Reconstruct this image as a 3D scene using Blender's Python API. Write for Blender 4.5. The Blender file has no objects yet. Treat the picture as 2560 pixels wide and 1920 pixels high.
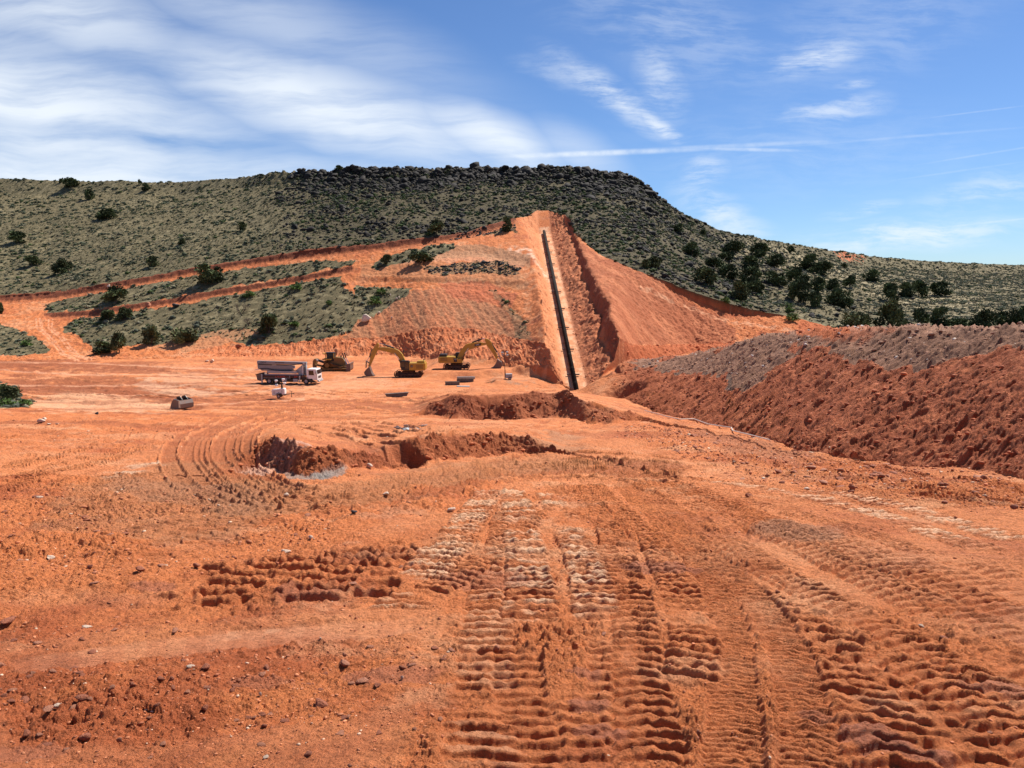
import bpy, math, random
import numpy as np
from mathutils import Vector, Matrix, Euler
R = math.radians
SC = bpy.context.scene
COL = SC.collection
F32 = np.float32
# ---------------------------------------------------------------- camera
FPX = 1933.0                      # focal length for a 2560 px wide frame
PITCH = R(7.3)
cd = bpy.data.cameras.new('camera'); cam = bpy.data.objects.new('camera', cd); COL.objects.link(cam)
cd.sensor_width = 36.0; cd.lens = FPX/2560*36.0
cd.clip_start = 0.3; cd.clip_end = 8000
cam.location = (0, 0, 0); cam.rotation_euler = (R(90)-PITCH, 0, 0)
SC.camera = cam
SC.render.resolution_x = 1024; SC.render.resolution_y = 768
# ---------------------------------------------------------------- sun
SUN_AZ, SUN_EL = 47.0, 55.0       # azimuth clockwise from +Y
sd = bpy.data.lights.new('sun', 'SUN'); sun = bpy.data.objects.new('sun', sd); COL.objects.link(sun)
sd.energy = 5.0; sd.angle = R(0.53); sd.color = (1.0, 0.95, 0.87)
sv = Vector((math.sin(R(SUN_AZ))*math.cos(R(SUN_EL)), math.cos(R(SUN_AZ))*math.cos(R(SUN_EL)), math.sin(R(SUN_EL))))
sun.rotation_euler = (-sv).to_track_quat('-Z', 'Y').to_euler()
# ---------------------------------------------------------------- world: clear sky with cirrus
W = bpy.data.worlds.new("World"); SC.world = W; W.use_nodes = True
nt = W.node_tree; N = nt.nodes; L = nt.links; N.clear()
out = N.new('ShaderNodeOutputWorld'); bg = N.new('ShaderNodeBackground'); bg.inputs['Strength'].default_value = 0.064
sky = N.new('ShaderNodeTexSky'); sky.sky_type = 'NISHITA'; sky.sun_disc = False
sky.sun_elevation = R(SUN_EL); sky.sun_rotation = R(SUN_AZ); sky.altitude = 1200; sky.air_density = 1.0; sky.dust_density = 0.5; sky.ozone_density = 2.2
tc = N.new('ShaderNodeTexCoord'); sep = N.new('ShaderNodeSeparateXYZ'); L.new(tc.outputs['Generated'], sep.inputs[0])
def m(op, a, b=None, c=None, clamp=False):
    n = N.new('ShaderNodeMath'); n.operation = op; n.use_clamp = clamp
    for i, v in enumerate((a, b, c)):
        if v is None: continue
        if isinstance(v, (int, float)): n.inputs[i].default_value = v
        else: L.new(v, n.inputs[i])
    return n.outputs[0]
def maprange(v, a, b, c=0.0, d=1.0, smooth=True):
    n = N.new('ShaderNodeMapRange'); n.interpolation_type = 'SMOOTHSTEP' if smooth else 'LINEAR'
    L.new(v, n.inputs['Value'])
    for k, q in zip(('From Min', 'From Max', 'To Min', 'To Max'), (a, b, c, d)): n.inputs[k].default_value = q
    return n.outputs[0]
ys = m('MAXIMUM', sep.outputs[1], 0.08)
cu = m('DIVIDE', sep.outputs[0], ys); cv = m('DIVIDE', sep.outputs[2], ys)
cmb = N.new('ShaderNodeCombineXYZ'); L.new(cu, cmb.inputs[0]); L.new(cv, cmb.inputs[1])
def noise(vec, scale, detail=5, rough=0.55, rot=0.0, sx=1.0, sy=1.0, off=(0, 0)):
    mp = N.new('ShaderNodeMapping'); L.new(vec, mp.inputs[0])
    mp.inputs['Rotation'].default_value = (0, 0, rot); mp.inputs['Scale'].default_value = (sx, sy, 1)
    mp.inputs['Location'].default_value = (off[0], off[1], 0)
    n = N.new('ShaderNodeTexNoise'); n.inputs['Scale'].default_value = scale; n.inputs['Detail'].default_value = detail
    n.inputs['Roughness'].default_value = rough
    L.new(mp.outputs[0], n.inputs['Vector']); return n
wn = noise(cmb.outputs[0], 4.0, 4, 0.5, off=(3, 5))
w1 = N.new('ShaderNodeVectorMath'); w1.operation = 'SUBTRACT'; L.new(wn.outputs['Color'], w1.inputs[0]); w1.inputs[1].default_value = (.5, .5, .5)
w2 = N.new('ShaderNodeVectorMath'); w2.operation = 'SCALE'; L.new(w1.outputs[0], w2.inputs[0]); w2.inputs['Scale'].default_value = 0.07
w3 = N.new('ShaderNodeVectorMath'); w3.operation = 'ADD'; L.new(w2.outputs[0], w3.inputs[0]); L.new(cmb.outputs[0], w3.inputs[1])
P = w3.outputs[0]
def duv(x, y):                    # place in the sky, measured on a 2212 px wide view with the horizon at 615
    b = (829.5-y)/1671.0; a = (x-1106)/1671.0
    dy = math.cos(PITCH)+b*math.sin(PITCH); dz = -math.sin(PITCH)+b*math.cos(PITCH)
    return a/dy, dz/dy
def blob(x, y, rx, ry, ang, amp, vec=None, inner=0.0):
    u, v = duv(x, y)
    mp = N.new('ShaderNodeMapping'); mp.vector_type = 'TEXTURE'; L.new(vec or P, mp.inputs[0])
    mp.inputs['Location'].default_value = (u, v, 0); mp.inputs['Rotation'].default_value = (0, 0, R(ang))
    mp.inputs['Scale'].default_value = (rx/1671, ry/1671, 1)
    ln = N.new('ShaderNodeVectorMath'); ln.operation = 'LENGTH'; L.new(mp.outputs[0], ln.inputs[0])
    return maprange(ln.outputs['Value'], inner, 1.0, amp, 0.0)
fib = noise(P, 5.0, 9, 0.60, rot=R(20), sx=1.0, sy=7.5).outputs['Fac']
fib2 = noise(P, 8.0, 10, 0.68, rot=R(30), sx=1.0, sy=9.0, off=(7, 2)).outputs['Fac']
puff = noise(P, 14.0, 9, 0.66, rot=R(-10), sx=1.0, sy=3.0, off=(1, 9)).outputs['Fac']
big = None
for b_ in [(60, 250, 900, 230, -13, 1.0), (700, 240, 620, 140, -17, 1.0), (1060, 310, 330, 90, -20, .95), (150, 380, 1200, 110, -2, .95),
           (-100, 60, 700, 170, -16, .55), (560, 50, 700, 130, -18, .45), (100, 40, 600, 130, -16, .75), (1250, 330, 170, 70, -25, .5)]:
    q = blob(*b_); big = q if big is None else m('MAXIMUM', big, q)
bigf = m('MULTIPLY', big, maprange(fib, 0.24, 0.64, 0.48, 1.0))
gap = blob(250, 300, 520, 34, -6, .40)
bigf = m('SUBTRACT', bigf, gap, clamp=True)
wis = None
for b_ in [(1330, 215, 230, 46, -30, .75), (1430, 180, 70, 120, 25, .55), (1420, 268, 90, 26, -35, .95), (1230, 170, 170, 40, -14, .35), (1760, 130, 150, 62, 14, .7),
           (1840, 190, 60, 16, 5, .6), (1800, 245, 170, 45, 8, .62), (1520, 380, 60, 90, -70, .6), (1560, 470, 190, 60, -28, .65), (1860, 460, 120, 24, 8, .6),
           (1950, 520, 420, 50, 4, .8), (2150, 420, 260, 60, 12, .45), (1450, 60, 420, 150, -20, .26), (1750, 330, 600, 150, 0, .14), (1880, 60, 420, 180, 20, .2)]:
    q = blob(*b_); wis = q if wis is None else m('MAXIMUM', wis, q)
wisf = m('MULTIPLY', wis, maprange(m('ADD', m('MULTIPLY', puff, .5), m('MULTIPLY', fib2, .5)), 0.40, 0.62, 0.04, 1.0))
crn = noise(cmb.outputs[0], 42.0, 4, 0.6).outputs['Fac']
con = None
for b_ in [(1330, 329, 300, 8.5, 2.2, 1.0), (1600, 322, 190, 6, -1.5, .75), (1560, 316, 330, 7, 2.6, .55), (1950, 296, 420, 4, 4.5, .25), (2120, 240, 160, 2.5, 7, .3),
           (2130, 332, 200, 3, 9, .3), (2080, 368, 190, 3, 8, .22), (2140, 480, 170, 3.5, 6, .4)]:
    q = blob(*b_, vec=cmb.outputs[0], inner=.15); con = q if con is None else m('MAXIMUM', con, q)
conf = m('MULTIPLY', con, maprange(crn, .3, .65, .45, 1.0))
cl = m('ADD', m('MAXIMUM', bigf, wisf), m('MULTIPLY', conf, .55), clamp=True)
front = maprange(sep.outputs[1], 0.05, 0.2)
gen = m('MULTIPLY', maprange(fib, .45, .8), .4)
cl = m('MULTIPLY_ADD', m('SUBTRACT', cl, gen), front, gen)
cl = m('MULTIPLY', cl, 0.93, clamp=True)
tint = N.new('ShaderNodeMix'); tint.data_type = 'RGBA'; tint.blend_type = 'MULTIPLY'; tint.inputs['Factor'].default_value = 1.0
L.new(sky.outputs[0], tint.inputs['A']); tint.inputs['B'].default_value = (0.74, 0.95, 1.24, 1)
cloudc = N.new('ShaderNodeMix'); cloudc.data_type = 'RGBA'; L.new(cl, cloudc.inputs['Factor'])
L.new(tint.outputs['Result'], cloudc.inputs['A']); cloudc.inputs['B'].default_value = (9.8, 10.5, 11.2, 1)
L.new(cloudc.outputs['Result'], bg.inputs['Color']); L.new(bg.outputs[0], out.inputs[0])
SC.view_settings.view_transform = 'Standard'; SC.view_settings.look = 'None'
SC.view_settings.exposure = 0.58; SC.view_settings.gamma = 1.0
SC.cycles.max_bounces = 5; SC.cycles.diffuse_bounces = 3; SC.cycles.glossy_bounces = 2

# ---------------------------------------------------------------- helpers
def tag(o, label=None, cat=None, group=None, kind=None):
    if label: o['label'] = label
    if cat: o['category'] = cat
    if group: o['group'] = group
    if kind: o['kind'] = kind
    return o
def smooth(x, a, b):
    t = np.clip((x-a)/(b-a), 0, 1); return t*t*(3-2*t)
def hsh(ix, iy, seed):
    h = (ix.astype(np.uint32)*np.uint32(374761393) + iy.astype(np.uint32)*np.uint32(668265263) + np.uint32((seed*2654435761) & 0xffffffff))
    h = (h ^ (h >> np.uint32(13)))*np.uint32(1274126177)
    h = (h ^ (h >> np.uint32(16)))*np.uint32(2246822519)
    return h ^ (h >> np.uint32(15))
def h01(ix, iy, seed): return (hsh(ix, iy, seed) & np.uint32(0xffffff)).astype(F32)/F32(16777215)
def gn(x, y, seed=0):
    x = np.asarray(x, F32); y = np.asarray(y, F32)
    ix = np.floor(x).astype(np.int64); iy = np.floor(y).astype(np.int64); fx = (x-ix).astype(F32); fy = (y-iy).astype(F32)
    ux = fx*fx*fx*(fx*(fx*6-15)+10); uy = fy*fy*fy*(fy*(fy*6-15)+10)
    def g(dx, dy):
        a = h01(ix+dx, iy+dy, seed)*F32(6.2831853)
        return np.cos(a)*(fx-dx)+np.sin(a)*(fy-dy)
    n0 = g(0, 0); n1 = g(1, 0); n2 = g(0, 1); n3 = g(1, 1)
    a = n0+(n1-n0)*ux; b = n2+(n3-n2)*ux
    return (a+(b-a)*uy)*F32(1.5)
def fbm(x, y, lam, octs, seed, sp=None, gain=0.5, ridge=False):
    tot = np.zeros(np.shape(x), F32); amp = 1.0
    for o in range(octs):
        n = gn(x/lam, y/lam, seed+o*17)
        if ridge: n = (1-2*np.abs(n))
        if sp is not None: n = n*smooth(lam/sp, 1.2, 3.0)
        tot += n*F32(amp); amp *= gain; lam *= 0.5
    return tot
def worley(x, y, lam, seed, jit=0.85):
    x = (x/lam).astype(F32); y = (y/lam).astype(F32)
    ix = np.floor(x).astype(np.int64); iy = np.floor(y).astype(np.int64)
    best = np.full(x.shape, 9.0, F32); cid = np.zeros(x.shape, F32)
    for dx in (-1, 0, 1):
        for dy in (-1, 0, 1):
            jx = ix+dx; jy = iy+dy
            cx = jx+0.5+jit*(h01(jx, jy, seed)-0.5); cy = jy+0.5+jit*(h01(jx, jy, seed+5)-0.5)
            d = ((x-cx)**2+(y-cy)**2).astype(F32)
            mm = d < best; best = np.where(mm, d, best); cid = np.where(mm, h01(jx, jy, seed+9), cid)
    return np.sqrt(best), cid
def pip(px, py, poly):
    ins = np.zeros(px.shape, bool); n = len(poly)
    for i in range(n):
        x0, y0 = poly[i]; x1, y1 = poly[(i+1) % n]
        if y0 == y1: continue
        c = ((y0 > py) != (y1 > py)) & (px < (x1-x0)*(py-y0)/(y1-y0)+x0)
        ins ^= c
    return ins
# pixel (2560 frame) -> point in the world at forward distance Y, and back
cP, sP = math.cos(PITCH), math.sin(PITCH)
def ray(x, y):
    a = (np.asarray(x, float)-1280)/FPX; b = (960-np.asarray(y, float))/FPX
    dy = cP+b*sP; return a/dy, (-sP+b*cP)/dy        # X/Y, Z/Y
def proj(X, Y, Z):
    d = Y*cP-Z*sP; v = Y*sP+Z*cP
    return 1280+FPX*X/d, 960-FPX*v/d
FT = [(2300, 4.2), (2100, 5.2), (1920, 6.7), (1736, 8.7), (1505, 12.7), (1380, 16.6), (1273, 22.4), (1210, 29), (1157, 39), (1100, 57), (1042, 88), (984, 124), (960, 140), (940, 150), (925, 158), (905, 165), (880, 175)]
fty = np.array([p[0] for p in FT][::-1], float); ftY = np.log(np.array([p[1] for p in FT][::-1], float))
def floorY(y): return np.exp(np.interp(y, fty, ftY))
# ---------------------------------------------------------------- terrain: feature lines surveyed along the site, near to far
def line(pts):                     # (x, y, Y or None for the pit floor)
    us, qs, ks = [], [], []
    for p in pts:
        x, y = p[0], p[1]; Y = p[2] if len(p) > 2 and p[2] is not None else float(floorY(y))
        u, k = ray(x, y); us.append(float(u)); qs.append(1.0/Y); ks.append(float(k))
    return np.array(us), np.array(qs), np.array(ks)
H1 = [(0, 1192), (560, 1192), (640, 1168), (700, 1180), (760, 1192), (850, 1185), (950, 1168), (1050, 1155), (1270, 1137), (1400, 1138), (1700, 1192), (2000, 1230), (2560, 1262)]
H2y = [(0, 1188), (560, 1186), (620, 1140), (650, 1112), (690, 1094), (750, 1108), (790, 1128), (850, 1133), (930, 1140), (1000, 1112), (1100, 1088), (1270, 1082), (1330, 1096), (1420, 1132), (1700, 1187), (2560, 1258)]
G1 = [(0, 1100), (600, 1062), (1040, 1042), (1060, 1036), (1100, 1044), (1250, 1050), (1400, 1044), (1500, 1059), (1600, 1050), (1650, 1062), (1800, 1092), (2000, 1142), (2250, 1182), (2560, 1230)]
G2y = [(0, 1098), (1040, 1038), (1070, 1008), (1130, 990), (1240, 985), (1400, 983), (1460, 1001), (1540, 1023), (1600, 1036), (1650, 1053), (1800, 1086), (2000, 1136), (2250, 1176), (2560, 1224)]
def tops(bot, top, k):
    bx = np.array([p[0] for p in bot], float); by = np.array([p[1] for p in bot], float); o = []
    for x, y in top:
        yb = np.interp(x, bx, by); o.append((x, y, float(floorY(yb))*(1+(yb-y)/FPX*k+0.004)))
    return o
B0 = [(0, 1000), (1000, 985), (1400, 978), (1480, 986), (1540, 996), (1600, 1012), (1640, 1030), (1700, 1046), (1800, 1068), (1900, 1095), (2000, 1125), (2100, 1145), (2250, 1160), (2400, 1175), (2560, 1198)]
B1 = [(0, 990), (1000, 978), (1441, 976), (1480, 955, 127), (1530, 925, 130), (1560, 906, 134), (1620, 902, 138), (1700, 896, 127), (1800, 875, 112), (1900, 846, 98), (2030, 829, 85), (2300, 822, 62), (2560, 828, 50)]
C0 = [(0, 905, 165), (300, 897, 168), (600, 892, 170), (1000, 888, 172), (1100, 905, 160), (1250, 918, 152), (1330, 934, 143), (1380, 957, 136), (1441, 973, 131), (1500, 942, 133), (1560, 907, 141), (1640, 898, 150), (1740, 880, 158), (1850, 860, 157), (2560, 845, 148)]
C1 = [(0, 882, 175), (200, 880, 175), (300, 873, 175), (500, 868, 176), (700, 863, 177), (830, 848, 177), (960, 846, 178), (1080, 821, 173), (1160, 820, 172), (1250, 838, 166), (1330, 857, 155), (1380, 860, 143), (1441, 862, 136), (1500, 850, 135), (1540, 838, 137), (1580, 848, 147), (1640, 850, 157), (1730, 850, 166), (1850, 845, 163), (2560, 843, 155)]
E = [(0, 742, 225), (130, 733, 225), (250, 714, 222), (400, 686, 222), (560, 656, 222), (700, 637, 221), (880, 616, 220), (1040, 599, 222), (1180, 576, 230), (1290, 545, 240), (1360, 522, 252), (1420, 568, 231), (1500, 638, 199), (1600, 680, 187), (1700, 723, 183), (1840, 770, 181), (2000, 798, 178), (2130, 830, 174), (2560, 838, 168)]
S = [(0, 446, 400), (200, 452, 385), (450, 456, 365), (600, 444, 345), (700, 434, 325), (850, 430, 308), (1000, 427, 300), (1360, 425, 296), (1450, 428, 296), (1560, 437, 296), (1600, 456, 296), (1650, 495, 298), (1700, 532, 300), (1800, 577, 310), (1900, 598, 340), (2000, 615, 385), (2200, 644, 460), (2400, 659, 530), (2560, 664, 570)]
def between(A, Bl, t, Yt):
    ax = [p[0] for p in A]; o = []
    for x, y, Y in Bl:
        ya = np.interp(x, ax, [p[1] for p in A]); Ya = np.interp(x, ax, [p[2] for p in A])
        o.append((x, y+(ya-y)*t, Y+(Ya-Y)*Yt))
    return o
RIM = between(E, S, 0.13, 0.09)
# columns
NU = 1850
uin = np.linspace(-0.70, 0.70, NU); 
uo = 0.70+np.cumsum(np.linspace(0.002, 0.03, 34)); U = np.concatenate([-uo[::-1], uin, uo]); NC = len(U)
def onU(l):
    us, qs, ks = line(l); sg = 11
    q = np.interp(U, us, qs); k = np.interp(U, us, ks)
    ker = np.exp(-0.5*(np.arange(-20, 21)/sg)**2); ker /= ker.sum()
    f = lambda a: np.convolve(np.pad(a, 20, 'edge'), ker, 'valid')
    return f(q), f(k)
LN = []
def addq(q, k, name): LN.append((q.copy(), k.copy(), name))
one = np.ones(NC)
addq(one/2.6, one*(-4.0/2.6), 'n0')
for yy in (1990, 1736, 1505, 1380, 1273): addq(*onU([(0, yy), (2560, yy)]), 'n%d' % yy)
addq(*onU(H1), 'H1'); addq(*onU(tops(H1, H2y, 1.3)), 'H2')
addq(*onU(G1), 'G1'); addq(*onU(tops(G1, G2y, 1.2)), 'G2')
addq(*onU(B0), 'B0'); qb, kb = onU(B1); addq(qb, kb, 'B1')
wr = smooth(U, float(ray(1500, 900)[0]), float(ray(1600, 900)[0]))   # 1 on the spoil bank side
Y1 = 1/qb; Z1 = kb*Y1
Y2 = Y1+1.0+4.5*wr; Z2 = Z1-0.05; addq(1/Y2, Z2/Y2, 'B2')
qc, kc = onU(C0); Yc = 1/qc; Zc = kc*Yc
Y3 = np.minimum(Y2+1+16*wr, Y2+(Yc-Y2)*0.6); Z3 = np.where(wr > 0.02, np.minimum(Z2-6.0*wr, Z2), Z2+(Zc-Z2)*0.6*(Y3-Y2)/np.maximum(Yc-Y2, .1)); addq(1/Y3, Z3/Y3, 'B3')
addq(qc, kc, 'C0'); addq(*onU(C1), 'C1'); addq(*onU(E), 'E'); addq(*onU(RIM), 'RIM'); qs_, ks_ = onU(S); addq(qs_, ks_, 'S')
Ys = 1/qs_; Zs = ks_*Ys
for dY, dz, nm in ((12, .3, 'p1'), (90, -1.5, 'p2'), (500, -60, 'p3'), (3500, -70, 'p4')):
    Y_ = Ys+dY; addq(1/Y_, (Zs+dz if nm != 'p4' else np.full(NC, -70.))/Y_, nm)
# monotone distance
for i in range(1, len(LN)):
    Yp = 1/LN[i-1][0]; Yi = 1/LN[i][0]; Zi = LN[i][1]*Yi
    Yn = np.maximum(Yi, Yp*1.002+0.02); LN[i] = (1/Yn, np.where(Yn > Yi, LN[i][1], Zi/Yn), LN[i][2])
rowsq, rowsk, LROW = [], [], {}
for i in range(len(LN)-1):
    qa, ka, na = LN[i]; qb2, kb2, nb = LN[i+1]
    span = np.max(np.abs(ka-kb2)[34:-34])*FPX
    n = int(max(4, min(300, span/1.45)))
    if na in ('n1505', 'n1380', 'n1273', 'H2', 'G2'): n = int(n*1.6)
    if nb in ('p1', 'p2', 'p3', 'p4'): n = 12
    if nb == 'n1990': n = 40
    if nb == 'B3': n = 16
    LROW[na] = len(rowsq)
    for j in range(n):
        s = j/n; rowsq.append(qa+(qb2-qa)*s); rowsk.append(ka+(kb2-ka)*s)
LROW[LN[-1][2]] = len(rowsq); rowsq.append(LN[-1][0]); rowsk.append(LN[-1][1])
Yg = (1/np.array(rowsq)); Zg = np.array(rowsk)*Yg; Xg = U[None, :]*Yg; NR = len(rowsq)
# soften creases between the strips a little
for _ in range(2):
    Zi = Zg.copy(); Zi[1:-1] = (Zg[:-2]+2*Zg[1:-1]+Zg[2:])/4; Zg = Zi
EXTRA = [(0, 0)]
Yg = Yg.astype(F32); Zg = Zg.astype(F32); Xg = Xg.astype(F32)
PXg, PYg = proj(Xg, Yg, Zg)        # where each surveyed point stands in the survey photo
PXg = PXg.astype(F32); PYg = PYg.astype(F32)
ROW = np.arange(NR)[:, None]*np.ones((1, NC))
dr = np.gradient(Yg, axis=0); SP = np.sqrt(np.abs(dr)*(Yg*0.00076)).astype(F32)+0.002
onG = lambda a, b: (ROW >= LROW[a]) & (ROW <= LROW[b])
print('grid', NR, NC)
def blur(a, r, r2=None):
    a = np.asarray(a, F32)
    for ax, q in ((0, r), (1, r2 or r)):
        for _ in range(2):
            pa = np.pad(a, [(q+1, q) if i == ax else (0, 0) for i in (0, 1)], 'edge').astype(np.float64); cs = np.cumsum(pa, axis=ax)
            n_ = a.shape[ax]; a = ((np.take(cs, np.arange(2*q+1, n_+2*q+1), ax)-np.take(cs, np.arange(0, n_), ax))/(2*q+1)).astype(F32)
    return a
# ---------------------------------------------------------------- terrain shaping
Z = Zg.copy()
u0, k0 = ray(1441, 974); u1, k1 = ray(1360, 578)
PA = Vector((float(u0)*130, 130, float(k0)*130)); PB = Vector((float(u1)*240, 240, float(k1)*240))
def pipeX(Y): return PA.x+(PB.x-PA.x)*(Y-130)/110
def pipeZ(Y):
    z = PA.z+(PB.z-PA.z)*(Y-130)/110
    z = np.where(Y < 130, PA.z, z); return np.where(Y > 240, z+(Y-240)*0.42, z)
dv = Xg-pipeX(Yg)
wob = 1.0+0.18*fbm(Xg*0, Yg, 14, 2, 71)
left = np.maximum(0, -dv-1.7)*0.86*wob
rgt = np.maximum(0, np.minimum(dv, 6.2*wob)-2.2)*0.62+np.maximum(0, dv-7.0*wob)*2.3
zv = pipeZ(Yg)-0.75+np.where(dv < 0, left, rgt)
vmask = (Yg > 127.5) & onG('B0', 'S')
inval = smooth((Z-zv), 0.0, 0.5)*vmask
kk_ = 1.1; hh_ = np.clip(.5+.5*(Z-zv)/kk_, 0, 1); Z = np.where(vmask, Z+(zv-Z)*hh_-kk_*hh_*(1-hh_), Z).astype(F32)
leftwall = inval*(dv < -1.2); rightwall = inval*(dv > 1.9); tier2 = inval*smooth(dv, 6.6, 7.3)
jx = PXg+6*gn(Xg/3, Yg/4, 3)+4*gn(Xg/1.1, Yg/1.4, 4); jy = PYg+5*gn(Xg/3, Yg/4, 5)+3*gn(Xg/1.1, Yg/1.4, 6)
def poly(*p, jit=True): return pip(jx if jit else PXg, jy if jit else PYg, p).astype(F32)
def yline(pts): return np.interp(PXg, [p[0] for p in pts], [p[1] for p in pts]).astype(F32)
far = ROW >= LROW['C0']; beyondE = ROW >= LROW['E']
# the two dirt roads cut into the hillside: a bank above, a level running surface, fill below
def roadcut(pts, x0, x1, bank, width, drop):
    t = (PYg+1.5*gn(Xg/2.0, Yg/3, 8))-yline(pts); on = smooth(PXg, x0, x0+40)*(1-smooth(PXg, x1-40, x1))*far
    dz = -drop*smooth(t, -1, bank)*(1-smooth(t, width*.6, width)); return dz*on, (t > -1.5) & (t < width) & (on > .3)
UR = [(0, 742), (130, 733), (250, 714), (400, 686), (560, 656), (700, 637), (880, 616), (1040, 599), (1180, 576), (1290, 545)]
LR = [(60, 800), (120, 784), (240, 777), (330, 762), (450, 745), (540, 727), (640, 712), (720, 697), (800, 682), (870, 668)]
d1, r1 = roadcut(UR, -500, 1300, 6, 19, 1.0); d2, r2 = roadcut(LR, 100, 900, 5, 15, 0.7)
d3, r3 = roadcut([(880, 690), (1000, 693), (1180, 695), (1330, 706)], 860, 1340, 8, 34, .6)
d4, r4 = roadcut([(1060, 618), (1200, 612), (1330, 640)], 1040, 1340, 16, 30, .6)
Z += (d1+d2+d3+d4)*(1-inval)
# bench in front of the right excavator
be = yline([(1000, 960), (1075, 926), (1130, 926), (1250, 924), (1370, 938), (1440, 960)])
bm = smooth(PXg, 1060, 1110)*(1-smooth(PXg, 1370, 1400))*(ROW < LROW['C1'])*(ROW > LROW['G2'])
Z += bm*1.35*smooth(be-PYg+2.0*gn(Xg/1.5, Yg/3, 31), -9, 0)*(PYg > 880)*(1-smooth(880-PYg, -14, 0))
# right-hand excavated bowl
bowl = poly((1545, 700), (1620, 700), (1760, 760), (1860, 800), (1900, 845), (1560, 850), (1530, 800))*far
soft = smooth(PYg, 690, 760)*smooth(PXg, 1530, 1600)*(1-smooth(PXg, 1800, 2000))*far*(~beyondE)
Z -= soft*1.6*smooth(870-PYg, 0, 30)
steep = yline([(1540, 848), (1640, 852), (1730, 848), (1850, 830)])
nearY = (ROW < LROW['C0'])
# pads where machines stand
TERR = dict(Z=Z)
def at(x, y, zarr=None, first=0):
    u, k = ray(x, y); zz = TERR['Z'] if zarr is None else zarr
    j = int(np.argmin(np.abs(U-float(u)))); kk = zz[:, j]/Yg[:, j]
    idx = np.where((kk[first+1:] >= k) & (kk[first:-1] < k))[0]
    if len(idx) == 0: i = int(np.argmax(kk[first:]))+first; return Vector((float(Xg[i, j]), float(Yg[i, j]), float(zz[i, j])))
    i = idx[0]+first; t = float((k-kk[i])/(kk[i+1]-kk[i]+1e-9)); Yv = float(Yg[i, j]+(Yg[i+1, j]-Yg[i, j])*t)
    return Vector((float(u)*Yv, Yv, float(zz[i, j]+(zz[i+1, j]-zz[i, j])*t)))
def zat(X, Y):
    uu = X/Y; j = int(np.clip(np.searchsorted(U, uu)-1, 0, NC-2)); f = (uu-U[j])/(U[j+1]-U[j])
    zs = [np.interp(Y, Yg[:, q], TERR['Z'][:, q]) for q in (j, j+1)]; return float(zs[0]*(1-f)+zs[1]*f)
PADS = {'truck': (728, 958, 8.5), 'dozer': (840, 926, 6.5), 'excL': (1022, 941, 5.5), 'exbL': (918, 939, 3), 'excR': (1142, 922, 5.0), 'exbR': (1236, 920, 3),
        'towL': (700, 994, 3.6), 'towR': (1272, 949, 2.6), 'buck': (458, 1021, 2.6), 'beamA': (1165, 953, 3), 'beamC': (1132, 962, 3), 'plank': (992, 991, 3)}
PP = {}; calm = np.zeros_like(Z)
for k_, (x, y, r) in PADS.items():
    p = at(x, y); PP[k_] = p
    w = 1-smooth(np.hypot(Xg-p.x, Yg-p.y), r, r*1.8); Z = Z*(1-w)+p.z*w; calm = np.maximum(calm, w)
Z = Z.astype(F32); TERR['Z'] = Z

# ---------------------------------------------------------------- zones
spd = SP*1.0
V1 = poly((105, 778), (120, 762), (160, 747), (230, 733), (330, 716), (450, 696), (560, 678), (700, 662), (800, 652), (888, 652), (880, 662), (820, 672), (760, 688), (700, 698), (600, 713), (500, 731), (420, 747), (330, 762), (240, 774), (130, 784))
V2 = poly((158, 820), (165, 808), (200, 798), (300, 782), (400, 770), (500, 752), (600, 733), (680, 718), (740, 706), (855, 692), (862, 720), (885, 735), (890, 712), (1030, 715), (1020, 738), (980, 762), (930, 790), (895, 802), (870, 830), (830, 843), (740, 857), (620, 864), (540, 838), (480, 850), (500, 864), (380, 860), (300, 866), (240, 880), (200, 842), (160, 828))
V3 = poly((-400, 805), (0, 812), (30, 816), (60, 832), (100, 852), (125, 872), (118, 884), (60, 888), (-400, 890))
V4 = poly((-300, 955), (30, 962), (55, 990), (88, 1008), (60, 1018), (-300, 1022))*(ROW > LROW['G2'])
V5 = poly((925, 668), (960, 642), (1040, 622), (1130, 607), (1140, 618), (1080, 640), (1010, 655), (942, 674))
V6 = poly((1120, 590), (1200, 570), (1290, 558), (1290, 578), (1200, 588), (1130, 592))
V7 = poly((1060, 668), (1180, 655), (1240, 650), (1300, 668), (1290, 690), (1200, 682), (1080, 688))
V8 = poly((1215, 715), (1235, 720), (1310, 800), (1330, 850), (1290, 850), (1280, 800))
scar = inval
VH = (beyondE*1.0)*(1-inval)*(1-r1*1.0)
VR = poly((2080, 905), (2080, 828), (2700, 826), (4000, 826), (4000, 905))*far*(~beyondE)
VEG = np.clip(VH+(V1+V2+V3+V4+V5+V6*.8+V7*.6+V8*.5+VR)*(1-inval)*(~beyondE), 0, 1); VEG = VEG*np.maximum(far, V4)
VEG = VEG*(1-(r1 | r2)*1.0)
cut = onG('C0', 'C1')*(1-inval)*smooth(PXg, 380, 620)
berm = onG('B0', 'B2')*wr[None, :]
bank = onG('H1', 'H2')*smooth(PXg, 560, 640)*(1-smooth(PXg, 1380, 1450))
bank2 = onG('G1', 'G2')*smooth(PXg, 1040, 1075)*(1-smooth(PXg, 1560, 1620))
LW = smooth(Yg, 16, 26)
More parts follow.
